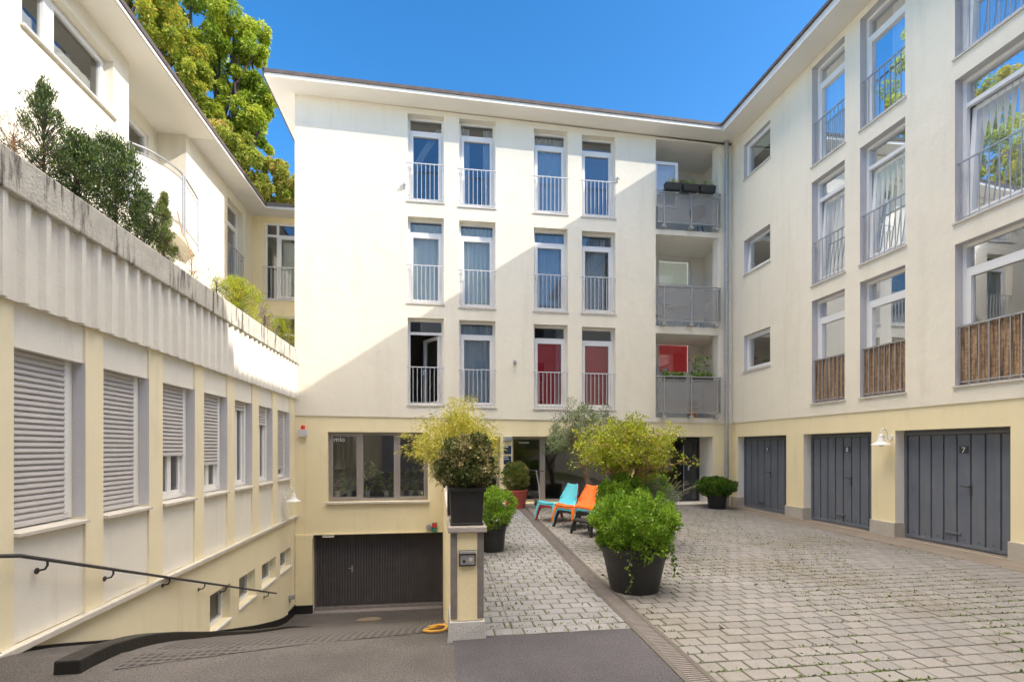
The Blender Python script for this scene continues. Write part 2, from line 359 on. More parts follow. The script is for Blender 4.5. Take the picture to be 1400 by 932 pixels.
def wall_grid(mb, fr, u0, u1, z0, z1, holes, depth=.3, n=0, flip=False, lo=None, jambs=True):
    us = sorted(set([u0, u1] + [h[i] for h in holes for i in (0, 1) if u0 < h[i] < u1]))
    zs = sorted(set([z0, z1] + [h[i] for h in holes for i in (2, 3) if z0 < h[i] < z1]))
    for a, b in zip(us, us[1:]):
        for c, d in zip(zs, zs[1:]):
            um, zm = (a + b) / 2, (c + d) / 2
            if any(h[0] < um < h[1] and h[2] < zm < h[3] for h in holes): continue
            def zz(u, z): return z + lo(u) if (lo and z == z0) else z
            mb.quad(fr(a, zz(a, c), n), fr(b, zz(b, c), n), fr(b, d, n), fr(a, d, n))
    if jambs:
        for h in holes: reveal(mb, fr, h, n, n - depth)
    return mb
def reveal(mb, fr, h, n0, n1, sides='lrtb'):
    a, b, c, d = h
    if 'l' in sides: mb.quad(fr(a, c, n0), fr(a, c, n1), fr(a, d, n1), fr(a, d, n0))
    if 'r' in sides: mb.quad(fr(b, c, n0), fr(b, d, n0), fr(b, d, n1), fr(b, c, n1))
    if 't' in sides: mb.quad(fr(a, d, n0), fr(a, d, n1), fr(b, d, n1), fr(b, d, n0))
    if 'b' in sides: mb.quad(fr(a, c, n0), fr(b, c, n0), fr(b, c, n1), fr(a, c, n1))
def frame_rect(mb, fr, a, b, c, d, t, n0, n1):
    mb.fbox(fr, a, a + t, c, d, n0, n1); mb.fbox(fr, b - t, b, c, d, n0, n1)
    mb.fbox(fr, a + t, b - t, c, c + t, n0, n1); mb.fbox(fr, a + t, b - t, d - t, d, n0, n1)
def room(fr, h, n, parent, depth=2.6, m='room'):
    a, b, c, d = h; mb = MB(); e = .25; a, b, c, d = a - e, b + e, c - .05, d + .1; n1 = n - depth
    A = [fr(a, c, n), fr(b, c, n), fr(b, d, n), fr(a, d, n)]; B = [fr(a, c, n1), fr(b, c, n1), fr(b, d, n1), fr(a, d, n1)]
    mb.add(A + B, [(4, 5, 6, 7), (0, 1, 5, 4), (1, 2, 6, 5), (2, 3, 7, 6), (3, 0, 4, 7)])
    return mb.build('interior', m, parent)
def drape(fr, a, b, c, d, n, parent, m='curtain', amp=.025, freq=26, gather=None):
    mb = MB(); K = 40; Zs = 8; ph = random.random() * 6; vs = []
    for j in range(Zs + 1):
        t = j / Zs; z = c + (d - c) * t
        for i in range(K + 1):
            s = i / K; u = a + (b - a) * s
            if gather: u = gather(s, t)
            vs.append(fr(u, z, n + amp * math.sin(freq * s * 2 + ph + .6 * math.sin(3 * t + s * 5)) * (1.1 - .3 * t)))
    fs = [(j * (K + 1) + i, j * (K + 1) + i + 1, (j + 1) * (K + 1) + i + 1, (j + 1) * (K + 1) + i) for j in range(Zs) for i in range(K)]
    mb.add(vs, fs); return mb.build('curtain', m, parent, smooth=True)
def french(fr, h, parent, rec=.16, trans=.36, bars=9, rail=1.0, railmat='bar', curtains=(), blind=None, open_=None, mirror=False, tilt=None, mat_=None, reed=False, label=None, sill=True, railext=.03, frame_m='white'):
    """french window: fixed top light, casement, rail in front"""
    a, b, c, d = h; zt = d - trans; n0, n1 = -rec - .07, -rec
    mb = MB(); frame_rect(mb, fr, a, b, c, d, .06, n0, n1); mb.fbox(fr, a + .06, b - .06, zt - .05, zt + .02, n0 + .002, n1 - .002)
    win = mb.build('window', frame_m, parent)
    if label: win['label'] = label
    p = MB(); p.quad(fr(a + .06, zt + .02, n0 + .03), fr(b - .06, zt + .02, n0 + .03), fr(b - .06, d - .06, n0 + .03), fr(a + .06, d - .06, n0 + .03)); p.build('pane', mat_ or 'pane', win)
    # casement
    sa, sb, sc, sd = a + .063, b - .063, c + .063, zt - .053
    s = MB(); g = MB()
    frame_rect(s, fr, sa, sb, sc, sd, .075, n0 - .005, n1 + .012)
    g.quad(fr(sa + .07, sc + .07, n0 + .035), fr(sb - .07, sc + .07, n0 + .035), fr(sb - .07, sd - .07, n0 + .035), fr(sa + .07, sd - .07, n0 + .035))
    s.fbox(fr, sa + .02 if not mirror else sb - .045, sa + .045 if not mirror else sb - .02, (sc + sd) / 2 - .07, (sc + sd) / 2 + .07, n1 + .012, n1 + .05)
    if open_ or tilt:
        hinge = Vector(fr(sb if open_ else sa, sc, n0))
        if open_: Rm = Matrix.Rotation(open_, 4, 'Z')
        else:
            ax = (Vector(fr(1, 0, 0)) - Vector(fr(0, 0, 0))); hinge = Vector(fr(sa, sc, n0)); Rm = Matrix.Rotation(tilt, 4, ax)
        for q in (s, g): q.v = [tuple(hinge + Rm @ (Vector(v) - hinge)) for v in q.v]
    s.build('sash', frame_m, win); g.build('pane', mat_ or 'pane', win)
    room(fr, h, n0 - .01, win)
    for cu in curtains: drape(fr, cu[0], cu[1], c + .08, d - .08, n0 - .06, win, *cu[2:])
    if blind:
        bl = MB(); bl.quad(fr(sa + .02, sc, n0 - .04), fr(sb - .02, sc, n0 - .04), fr(sb - .02, sd, n0 - .04), fr(sa + .02, sd, n0 - .04)); bl.build('blind', blind, win)
    if sill:
        q = MB(); q.fbox(fr, a - .03, b + .03, c - .035, c - .004, -rec, .05); q.build('sill', 'sill', win)
    if rail:
        r = MB(); nr = -.03 if railext > 0 else -.045
        r.fbox(fr, a - railext, b + railext, c + rail - .012, c + rail + .012, .012, .036) if railext > 0 else r.fbox(fr, a, b, c + rail - .012, c + rail + .012, -.055, -.03)
        nb0, nb1 = (.018, .03) if railext > 0 else (-.049, -.036)
        r.fbox(fr, a + .02, b - .02, c + .05, c + .066, nb0 - .004, nb1 + .004)
        for i in range(bars):
            u = a + .03 + (b - a - .06) * i / (bars - 1); r.fbox(fr, u - .007, u + .007, c + .0, c + rail - .012, nb0, nb1)
        for e in (a + .004, b - .018):
            for zz in (c + .15, c + rail - .12): r.fbox(fr, e, e + .014, zz, zz + .03, -.06, nb0)
        r.build('railing', railmat, win)
        if reed:
            k = MB(); 
            nn = max(30, int((b - a) / .012))
            for i in range(nn):
                u = a + .01 + (b - a - .02) * i / nn; j = random.random() * .004
                k.fbox(fr, u, u + (b - a) / nn * .8, c + .03 + random.random() * .02, c + rail - .03 + random.random() * .04, nb0 - .022 - j, nb0 - .012 - j)
            k.build('reed_screen', 'reed', win)
    return win

# ------------------------------------------------------------------ foliage
def leaf_mesh(name, P, m, L=.05, W=.02, parent=None, T=None, tone=None, up=.3, out=None, droop=0, world=True):
    """one small folded blade per point P"""
    n = len(P); P = np.asarray(P, float)
    if parent is not None and world: P = P - np.array(OFF[parent.name])
    d = rng.normal(size=(n, 3)); d /= np.linalg.norm(d, axis=1)[:, None]
    if out is not None: d = d * .8 + out
    d[:, 2] += up; d /= np.linalg.norm(d, axis=1)[:, None] + 1e-9
    if T is not None: d = T
    q = rng.normal(size=(n, 3)); b = np.cross(d, q); b /= np.linalg.norm(b, axis=1)[:, None] + 1e-9
    nn = np.cross(d, b)
    l = (L * rng.uniform(.6, 1.3, n))[:, None]; wd = (W * rng.uniform(.7, 1.3, n))[:, None]
    mid = P + d * l * .5 + nn * wd * .25
    tip = P + d * l; tip[:, 2] -= droop * l[:, 0]
    V = np.stack([P, mid + b * wd * .5, tip, mid - b * wd * .5], 1).reshape(-1, 3)
    me = bpy.data.meshes.new(name); me.vertices.add(4 * n); me.vertices.foreach_set('co', V.ravel())
    me.loops.add(4 * n); me.loops.foreach_set('vertex_index', np.arange(4 * n, dtype=np.int32))
    me.polygons.add(n); me.polygons.foreach_set('loop_start', np.arange(0, 4 * n, 4, dtype=np.int32))
    me.update(calc_edges=True)
    at = me.attributes.new('tone', 'FLOAT', 'FACE')
    if tone is None: tone = rng.uniform(0, 1, n)
    at.data.foreach_set('value', np.clip(tone, 0, 1).astype(np.float32))
    me.materials.append(LF[m]); me.validate()
    o = bpy.data.objects.new(name, me); COL.objects.link(o)
    if parent is not None: o.parent = parent; OFF[o.name] = OFF[parent.name]
    return o
def clumps(centers, per, flat=1.0):
    """leaf points gathered round clump centres (x,y,z,r)"""
    P = []; O = []; T = []
    for (x, y, z, r) in centers:
        k = max(4, int(per * rng.uniform(.7, 1.3))); d = rng.normal(size=(k, 3)); d /= np.linalg.norm(d, axis=1)[:, None]
        rr = r * rng.uniform(.25, 1, k) ** .5
        P.append(np.array([x, y, z]) + d * rr[:, None] * np.array([1, 1, flat])); O.append(d); T.append(np.clip(rng.normal(rng.uniform(.25, .75), .2, k), 0, 1))
    return np.concatenate(P), np.concatenate(O), np.concatenate(T)
def ell_clumps(c, r, n, cr, lump=.12, fill=.15, bottom=-1.0):
    """clump centres over an uneven ellipsoid"""
    out = []; i = 0
    ph = rng.uniform(0, 6, 6)
    while len(out) < n:
        d = rng.normal(size=3); d /= np.linalg.norm(d)
        if d[2] < bottom: continue
        k = 1 + lump * (math.sin(3 * d[0] + ph[0]) + math.sin(4 * d[1] + ph[1]) + math.sin(5 * d[2] + ph[2]) + .8 * rng.normal()) * .6
        if rng.random() < fill: k *= rng.uniform(.3, .85)
        out.append((c[0] + d[0] * r[0] * k, c[1] + d[1] * r[1] * k, c[2] + d[2] * r[2] * k, cr * rng.uniform(.7, 1.3)))
    return out
def bush(parent, c, r, m, n=140, cr=.06, per=40, L=.03, W=.015, lump=.1, up=.35, name='foliage', bottom=-.75, fill=.3):
    P, O, T = clumps(ell_clumps(c, r, n, cr, lump, fill, bottom), per)
    rel = (P - np.array(c)) / np.array(r); T = T * .8 + .1 * rng.random(len(T)) + .12
    return leaf_mesh(name, P, m, L, W, parent, up=up, out=O * .6 + rel * .5, tone=T)
def branch(mb, a, b, r0, r1, bend=.15, seg=6, k=6):
    a, b = Vector(a), Vector(b); ln = (b - a).length
    o = Vector([random.uniform(-1, 1) for _ in range(3)]) * bend * ln
    pts = [a.lerp(b, i / k) + o * math.sin(math.pi * i / k) + Vector([random.uniform(-1, 1) for _ in range(3)]) * ln * .015 for i in range(k + 1)]
    mb.tube(pts, [r0 + (r1 - r0) * i / k for i in range(k + 1)], seg)
    return pts

# ================================================================== GROUND
def clip_poly(bm, pts):
    """keep what lies inside a convex ccw polygon"""
    n = len(pts)
    for i in range(n):
        a, b = Vector((*pts[i], 0)), Vector((*pts[(i + 1) % n], 0)); e = b - a
        no = Vector((e.y, -e.x, 0)).normalized()
        bmesh.ops.bisect_plane(bm, geom=bm.verts[:] + bm.edges[:] + bm.faces[:], plane_co=a, plane_no=no, clear_outer=True)
g = MB()
Z0 = -.03; hx0, hx1, hy0, hy1 = XL - .3, .3, 4.0, 15.5
Bg = 600
for (x0, x1, y0, y1) in ((-Bg, Bg, -Bg, hy0), (-Bg, hx0, hy0, hy1), (hx1, Bg, hy0, hy1), (-Bg, Bg, hy1, Bg)):
    g.quad((x0, y0, Z0), (x1, y0, Z0), (x1, y1, Z0), (x0, y1, Z0))
struct(g.build('ground', 'apron'))
# asphalt forecourt and ramp as one sheet
g = MB(); ys = [-9, -4, 0, 2, 3, 3.8] + [4.0 + .12 * i for i in range(85)]
xs = [-3.68, -3.2, -2.4, -1.6, -.8, .0, .12]
for a, b in zip(ys, ys[1:]):
    for c, d in zip(xs, xs[1:]):
        za, zb = (rz(a) if a > 4 else 0), (rz(b) if b > 4 else 0)
        g.quad((c, a, za), (d, a, za), (d, b, zb), (c, b, zb))
struct(g.build('driveway_ramp', 'asphalt', smooth=True))
DL = lambda y: 1.84 + (y - 3.34) * .0272     # centre line of the drain
g = MB(); g.add([(.12, -9, 0), (DL(-9) - .12, -9, 0), (DL(4.42) - .12, 4.42, 0), (.12, 4.42, 0)], [(0, 1, 2, 3)])
struct(g.build('asphalt_apron', 'asphalt_new'))
# grooved concrete strip across the ramp
m, nt, p = newmat('grooved_ramp'); N, L_ = nt.nodes, nt.links
p.inputs['Base Color'].default_value = (.10, .09, .088, 1); p.inputs['Roughness'].default_value = .8
tc = N.new('ShaderNodeTexCoord'); wv = N.new('ShaderNodeTexWave'); wv.bands_direction = 'X'; wv.inputs['Scale'].default_value = 4.4; wv.inputs['Distortion'].default_value = .5
wv2 = N.new('ShaderNodeTexWave'); wv2.bands_direction = 'Y'; wv2.inputs['Scale'].default_value = 3.6; wv2.inputs['Distortion'].default_value = .5
ad = N.new('ShaderNodeMath'); ad.operation = 'MULTIPLY'; bp = N.new('ShaderNodeBump'); bp.inputs['Strength'].default_value = 1; bp.inputs['Distance'].default_value = .03
L_.new(tc.outputs['Object'], wv.inputs[0]); L_.new(tc.outputs['Object'], wv2.inputs[0]); L_.new(wv.outputs[1], ad.inputs[0]); L_.new(wv2.outputs[1], ad.inputs[1]); L_.new(ad.outputs[0], bp.inputs['Height']); L_.new(bp.outputs[0], p.inputs['Normal'])
rr_ = N.new('ShaderNodeValToRGB'); rr_.color_ramp.elements[0].color = (.085, .078, .080, 1); rr_.color_ramp.elements[1].color = (.022, .020, .021, 1); L_.new(ad.outputs[0], rr_.inputs[0]); L_.new(rr_.outputs[0], p.inputs['Base Color'])
M['groove'] = m
g = MB(); yy = [4.15 + .12 * i for i in range(46)]
for a, b in zip(yy, yy[1:]):
    for q0, q1 in ((-2.4, -1.8), (-1.8, -1.2), (-1.2, -.6), (-.6, -.03)):
        sk = lambda x, y: y + (x + 2.4) * .33 * max(0, 1 - (y - 4.15) / 2)
        g.quad(*[(x, sk(x, y), rz(sk(x, y)) + .005) for x, y in ((q0, a), (q1, a), (q1, b), (q0, b))])
struct(g.build('ramp_grip_strip', 'groove'))
# bed under the pavers
def bed(name, x0, x1, y0, y1, m, dz, nx=12, ny=24):
    g = MB()
    for i in range(nx):
        for j in range(ny):
            X = [x0 + (x1 - x0) * (i + k) / nx for k in (0, 1)]; Y = [y0 + (y1 - y0) * (j + k) / ny for k in (0, 1)]
            g.quad(*[(x, y, gz(x, y) + dz) for x, y in ((X[0], Y[0]), (X[1], Y[0]), (X[1], Y[1]), (X[0], Y[1]))])
    return struct(g.build(name, m, smooth=True))
bed('joint_bed', .3, 8.6, -6, 15.2, 'joint', -.010)
def paving(name, poly, m, sw, sd, ox=0, oy=0, skew=0):
    bm = bmesh.new(); lay = bm.faces.layers.float.new('tone')
    xs = [p[0] for p in poly]; ys = [p[1] for p in poly]; x0, x1, y0, y1 = min(xs), max(xs), min(ys), max(ys)
    j = .015; row = 0; y = y0 - sd
    while y < y1 + sd:
        x = x0 - sw * 2 + (row % 2) * sw * .5 + random.uniform(-.012, .012)
        while x < x1 + sw:
            wv_ = sw * random.choice([1, 1, 1, .98, 1.02]); t = random.random(); dz = random.uniform(-.002, .002)
            tx, ty = random.uniform(-.006, .006), random.uniform(-.006, .006); e = .009
            A = []
            for (i0, z) in ((0, -.012), (0, -.004), (e, .001)):
                ja = j * .5 + i0 + random.uniform(-.001, .001)
                ring = [(x + ja, y + ja), (x + wv_ - ja, y + ja), (x + wv_ - ja, y + sd - ja), (x + ja, y + sd - ja)]
                A.append([bm.verts.new((px, py, z + dz + (px - x - sw / 2) * tx + (py - y - sd / 2) * ty)) for px, py in ring])
            fs = [bm.faces.new(A[2])]
            for k in range(2):
                for q in range(4): fs.append(bm.faces.new((A[k][q], A[k][(q + 1) % 4], A[k + 1][(q + 1) % 4], A[k + 1][q])))
            for f in fs: f[lay] = t
            x += wv_
        y += sd; row += 1
    clip_poly(bm, poly)
    for v in bm.verts: v.co.z += gz(v.co.x, v.co.y)
    me = bpy.data.meshes.new(name); bm.to_mesh(me); bm.free(); me.materials.append(M[m])
    o = bpy.data.objects.new(name, me); COL.objects.link(o); return struct(o)
ye = YB + .3
paving('courtyard_paving', [(DL(2) + .12, 2.0), (7.75, 2.0), (7.9, ye), (DL(ye) + .12, ye)], 'paver', .205, .165)
paving('path_paving', [(.66, 4.44), (DL(4.44) - .12, 4.44), (DL(ye) - .12, ye), (.66, ye)], 'paver2', .205, .165)
paving('path_edge_paving', [(.40, 4.44), (.655, 4.44), (.655, ye), (.40, ye)], 'paver2', .205, .165, ox=.05)
# drain channel
g = MB(); yy = [-3 + .5 * i for i in range(34)]
for a, b in zip(yy, yy[1:]):
    for o0, o1, dz in ((-.117, -.075, .004), (.075, .117, .004), (-.075, .075, -.002)):
        g.quad(*[(DL(y) + o, y, gz(DL(y), y) + dz) for y, o in ((a, o0), (a, o1), (b, o1), (b, o0))])
ch = struct(g.build('drain_channel', 'drain'))
g = MB(); y = 2.0
while y < 13.4:
    x = DL(y); z = gz(x, y)
    g.box(x - .073, x + .073, y, y + .012, z - .002, z + .003); y += .032
struct(g.build('drain_grating', 'steelgrey'))
bed('garage_apron', 7.76, 8.9, 1.5, 14.2, 'apron', -.004, 3, 20)
g = MB(); # row of edging stones along the garages
y = 2.0
while y < YB - .1:
    g.box(7.72, 7.80, y + .004, y + .49, -.02, .006 + gz(7.7, y)); y += .5
struct(g.build('edging_kerb', 'apron'))
# moss and small weeds in the joints
P = []; 
for _ in range(42000):
    y = 2.2 + (YB - 2.4) * random.random() ** 1.3; x = random.uniform(.45, 7.7)
    if abs(x - DL(y)) < .14 or (x < 1.8 and y < 4.5): continue
    row = round((y - (2.0 - .165)) / .165)
    if random.random() < .75: y = (2.0 - .165) + row * .165 + random.gauss(0, .004)
    dens = math.sin(x * 1.3 + 1) + math.sin(y * 1.7 + x) + math.sin(x * 3.1 - y * 2.3)
    if dens < .2 + 1.2 * random.random() ** 2 - .9: continue
    P.append((x, y, gz(x, y) - .006))
P = np.array(P); o = leaf_mesh('joint_moss', P, 'box', .024, .016, up=.35); o.data.materials[0] = M['moss']; o['kind'] = 'stuff'; o['label'] = 'green moss growing in the paving joints'; o['category'] = 'moss'
P = [(random.uniform(.5, 7.6), 2.4 + 10.5 * random.random() ** 1.2) for _ in range(110)]; P = np.array([(x, y, gz(x, y) + .006) for x, y in P if y > 4.5 or x > 2.2])
T_ = rng.normal(size=(len(P), 3)); T_[:, 2] = .05; T_ /= np.linalg.norm(T_, axis=1)[:, None]
o = leaf_mesh('fallen_leaves', P, 'dry', .045, .03, T=T_); o['kind'] = 'stuff'; o['label'] = 'dry fallen leaves scattered on the paving'; o['category'] = 'leaves'
# black bitumen kerb curving down the ramp, and bitumen skirting at the wall foot
g = MB(); yy = [4.12 + .2 * i for i in range(37)]
def kr(y, k):
    t = smooth((y - 9) / 2.4); h = .06 * (1 - smooth((y - 4.6) / 3)) + .03 * (1 - t) + .012; xa, xb = -2.79 - .02 * t, -2.6 - .1 * t; z = rz(y)
    return [(xa, y, z - .05), (xb, y, z - .05), (xb + -.01, y, z + h), (xa + .01, y, z + h)]
vs_ = []; 
for i, y in enumerate(yy): vs_ += kr(y, i)
n = len(yy); fs_ = [(i * 4 + k, i * 4 + (k + 1) % 4, (i + 1) * 4 + (k + 1) % 4, (i + 1) * 4 + k) for i in range(n - 1) for k in range(4)] + [(3, 2, 1, 0), (4 * n - 4, 4 * n - 3, 4 * n - 2, 4 * n - 1)]
g.add(vs_, fs_); struct(g.build('ramp_kerb', 'bitumen', bevel=.01))
# manhole cover
mx_, my_, mz_ = onY(505, 849, 12.6)
g = MB(); g.lathe([(.30, -.02), (.30, .012), (.27, .014), (.265, .008), (0.01, .008)], (mx_, 12.55, 0), 32); g.v = [(x, y, rz(y) + z + .006) for x, y, z in g.v]
tag(g.build('manhole_cover', 'iron'), 'round ochre manhole cover in front of the dark lower garage door', 'manhole cover')

# ================================================================== BACK BUILDING
bk = thing('apartment_building', 'cream three storey apartment block with yellow ground floor closing the far end of the courtyard', 'building', ((XL + XR) / 2, YB + 4, 0))
cols = [(557.4, 606.7), (627.7, 677.3), (729.6, 775.9), (795.2, 841)]
rows = [[(158, 276.5), (165, 284), (178.5, 292.5), (186.5, 297.5)],
        [(297.5, 415), (303, 421), (312.5, 426), (317.3, 428.5)],
        [(435, 553.5), (438.5, 556.3), (444, 558.6), (447.6, 559.7)]]
WB = []
for r_ in range(3):
    for c_ in range(4):
        xa, xb = cols[c_]; yt, yb = rows[r_][c_]
        a = onY(xa, yt, YB); b = onY(xb, yb, YB); xm = (xa + xb) / 2
        WB.append((a[0], b[0], onY(xm, yb, YB)[2], onY(xm, yt, YB)[2]))
LX0, LX1 = onY(896, 300, YB)[0], onY(981.5, 300, YB)[0]
def zB(x, y): return onY(x, y, YB)[2]
logs = [(zB(938, 316), zB(938, 195)), (zB(938, 447), zB(938, 323)), (zB(938, 571), zB(938, 457))]
lholes = [(LX0, LX1, a, b) for a, b in logs]
band = lambda u: (2.50 - (u - XL) * .0100)
ZBND = 2.50
up = MB(); wall_grid(up, frB, XL, XR, ZBND, 10.66, WB, .30, n=.025, lo=lambda u: band(u) - ZBND, jambs=True) if False else None
wall_grid(up, frB, XL, XR, ZBND, 10.66, WB + lholes, .30, n=.025, lo=lambda u: band(u) - ZBND, jambs=False)
for v_i, v in enumerate(up.v):
    if abs(v[2] - 10.66) < 1e-6: up.v[v_i] = (v[0], v[1], 10.72 - (v[0] - XL) * .0245)
for h in WB: reveal(up, frB, h, .025, -.3)
# underside lip + side wall to the left, running back
up.quad((XL, YB - .025, band(XL)), (XR, YB - .025, band(XR)), (XR, YB + .02, band(XR)), (XL, YB + .02, band(XL)))
up.quad((XL, YB - .025, -3), (XL, YB + 9, -3), (XL, YB + 9, 10.7), (XL, YB - .025, 10.7))
up.quad((XR + 8, YB + 9, -3), (XL, YB + 9, -3), (XL, YB + 9, 10.6), (XR + 8, YB + 9, 10.6))
up.build('upper_wall', 'cream', bk)
# ground floor
gw = (onY(448, 690, YB)[0], onY(585, 690, YB)[0], zB(516, 685), zB(516, 590.5))
zd = .16
o2 = (onY(655, 690, YB)[0], onY(684, 690, YB)[0], zd, zB(670, 597))
o3 = (onY(700.5, 690, YB)[0], onY(862, 690, YB)[0], zd, zB(780, 596.5))
o4 = (onY(880, 690, YB)[0], onY(974.5, 690, YB)[0], .06, zB(940, 596.5))
gar = (onY(427, 700, YB)[0], onY(605.5, 700, YB)[0], -2.7, zB(516, 729))
lw = MB(); wall_grid(lw, frB, XL, XR, -2.8, 2.49, [gw, o2, o3, o4, gar], .4, jambs=False)
for h in (gw, gar, o2, o3): reveal(lw, frB, h, 0, -.32)
lw.build('ground_floor_wall', 'yellow', bk)
jm = MB(); reveal(jm, frB, o4, 0, -.75); jm.build('entrance_reveal', 'offwhite', bk)
# raised lintel edge / step in the garage jamb
q = MB(); q.fbox(frB, XL + .02, gar[0], -2.6, gar[3], -.001, .04); q.fbox(frB, XL, .09, gar[3], gar[3] + .03, 0, .02)
q.build('garage_jamb', 'yellow', bk)
q = MB(); q.fbox(frB, XL, gar[0] + .02, -2.8, -2.36, 0, .07); q.fbox(frL, 13.0, YB, -2.8, -2.34, 0, .02); q.build('base_skirting', 'bitumen', bk)
# roof
rf = MB(); o_ = .56; oz = .15
A_ = [(-4.21, YB - .57, 10.73), (7.78, YB - .57, 10.49), (9.5, YB - .57, 10.47), (9.5, YB + 9.6, 10.47), (-4.21, YB + 9.6, 10.73)]
rf.add(A_ + [(x, y, z + oz) for x, y, z in A_], [(4, 3, 2, 1, 0), (5, 6, 7, 8, 9)] + [(i, (i + 1) % 5, 5 + (i + 1) % 5, 5 + i) for i in range(5)])
rof = rf.build('roof', 'soffit', bk)
e = MB()
for (a, b) in (((-4.21, YB - .57, 10.73), (7.76, YB - .57, 10.49)),):
    e.hexa([(a[0] - .03, a[1] - .03, a[2] + .085), (b[0], b[1] - .03, b[2] + .085), (b[0], b[1], b[2] + .085), (a[0] - .03, a[1], a[2] + .085),
            (a[0] - .03, a[1] - .03, a[2] + .17), (b[0], b[1] - .03, b[2] + .17), (b[0], b[1] + .3, b[2] + .21), (a[0] - .03, a[1] + .3, a[2] + .21)])
e.box(-4.25, -4.213, YB - .6, YB + 9.6, 10.74, 10.93)
e.build('roof_edge', 'fascia', rof)
pr = MB(); pr.hexa([(-4.2, YB - .55, 10.885), (9.4, YB - .55, 10.65), (9.4, YB + 9, 10.65), (-4.2, YB + 9, 10.885), (-3, YB + 3, 11.5), (8.5, YB + 3, 11.3), (8.5, YB + 6, 11.3), (-3, YB + 6, 11.5)]); pr.build('roof_top', 'roof', rof)
# windows
def cur(h, s0, s1, m='curtain', amp=.025, fq=26): return (h[0] + (h[1] - h[0]) * s0, h[0] + (h[1] - h[0]) * s1, m, amp, fq)
W0 = WB
w_ = french(frB, W0[0], bk, tilt=R(-7) if False else None, open_=None, label='top floor window with a curtain swept to one side')
h = W0[0]; wd = h[1] - h[0]
drape(frB, 0, 0, h[2] + .9, h[3] - .1, -.36, w_, 'curtain', .02, 18, gather=lambda s, t: h[0] + .08 + (wd * .75 * t ** 1.4) + s * (wd * .16 + .08 * t))
drape(frB, h[0] + .06, h[0] + .26, h[2] + .08, h[2] + 1.0, -.37, w_, 'curtain', .02, 14)
french(frB, W0[1], bk, curtains=[cur(W0[1], .04, .30, 'curtain', .02, 12), cur(W0[1], .68, .97, 'curtain', .02, 12)])
french(frB, W0[2], bk, curtains=[cur(W0[2], .02, .98, 'curtain', .03, 24)])
w_ = french(frB, W0[3], bk)
french(frB, W0[4], bk, mat_='pane_side', curtains=[cur(W0[4], .04, .98, 'sage', .012, 16)])
french(frB, W0[5], bk, mat_='pane_side', curtains=[cur(W0[5], .02, .98, 'sage', .02, 24)])
french(frB, W0[6], bk, mat_='pane_side', curtains=[cur(W0[6], .02, .98, 'bluec', .03, 30)])
french(frB, W0[7], bk, mat_='pane_side', curtains=[cur(W0[7], .02, .80, 'bluec', .03, 26)])
french(frB, W0[8], bk, open_=R(-58), label='window with its casement swung open into a dark room')
french(frB, W0[9], bk, mat_='pane_side', curtains=[cur(W0[9], .02, .98, 'bluec', .03, 20)])
french(frB, W0[10], bk, blind='red', mat_='pane_clear', label='window with a red roller blind drawn down')
french(frB, W0[11], bk, blind='red', mat_='pane_clear', label='window with a red roller blind drawn down')
# big studio window
a, b, c, d = gw; mb = MB(); frame_rect(mb, frB, a, b, c, d, .06, -.2, -.12)
m1, m2 = onY(492, 640, YB)[0], onY(541.5, 640, YB)[0]
for mm in (m1, m2): mb.fbox(frB, mm - .05, mm + .05, c + .06, d - .06, -.198, -.118)
frame_rect(mb, frB, a + .06, m1 - .05, c + .06, d - .06, .05, -.19, -.10); frame_rect(mb, frB, m2 + .05, b - .06, c + .06, d - .06, .05, -.19, -.10)
frame_rect(mb, frB, m1 + .05, m2 - .05, c + .06, d - .06, .02, -.19, -.12)
sw = mb.build('studio_window', 'alu', bk)
q = MB()
for (u0, u1) in ((a + .06, m1 - .05), (m1 + .05, m2 - .05), (m2 + .05, b - .06)): q.quad(frB(u0, c + .06, -.165), frB(u1, c + .06, -.165), frB(u1, d - .06, -.165), frB(u0, d - .06, -.165))
q.build('pane', 'pane_dark', sw)
q = MB(); q.fbox(frB, a - .04, b + .04, c - .05, c - .004, -.12, .07); q.build('sill', 'sill', sw)
room(frB, gw, -.22, sw, 3.5)
def text(s, size, m, parent, loc, rot=(R(90), 0, 0), name='lettering'):
    cu = bpy.data.curves.new('t', 'FONT'); cu.body = s; cu.size = size; cu.extrude = .001
    ob = bpy.data.objects.new('t', cu); COL.objects.link(ob); bpy.context.view_layer.update()
    me = bpy.data.meshes.new_from_object(ob.evaluated_get(bpy.context.evaluated_depsgraph_get())); bpy.data.objects.remove(ob)
    me.materials.clear(); me.materials.append(M[m]); o = bpy.data.objects.new(name, me); COL.objects.link(o)
    if parent is not None: o.parent = parent
    o.location = Vector(loc) - (OFF[parent.name] if parent is not None else Vector()); o.rotation_euler = rot; return o
p0 = onY(456, 603.5, YB + .16)
text('mlo', .19, 'ink', sw, (p0[0], YB + .160, p0[2]), name='lettering')
# entrance glazing
def glazed(h, posts, name, m='alu', rec=.28, horiz=()):
    a, b, c, d = h; mb = MB(); frame_rect(mb, frB, a, b, c, d, .075, -rec - .07, -rec)
    for (x, t) in posts: mb.fbox(frB, x - t / 2, x + t / 2, c + .075, d - .075, -rec - .068, -rec + .01)
    o = mb.build(name, m, bk); q = MB(); q.quad(frB(a + .07, c + .07, -rec - .03), frB(b - .07, c + .07, -rec - .03), frB(b - .07, d - .07, -rec - .03), frB(a + .07, d - .07, -rec - .03)); q.build('pane', 'pane_dark', o)
    room(frB, h, -rec - .08, o, 3.8); return o
dk = glazed(o3, [(onY(741.5, 650, YB + .28)[0], .15), (onY(831, 650, YB + .28)[0], .12)], 'shopfront')
q = MB(); X_ = onY(724, 650, YB)[0]; # desk inside
q.box(1.3 + .3, 3.2, YB + 1.6, YB + 2.3, .86, .90)
for xx in (1.65, 3.12): q.box(xx, xx + .05, YB + 1.62, YB + 1.67, .17, .86)
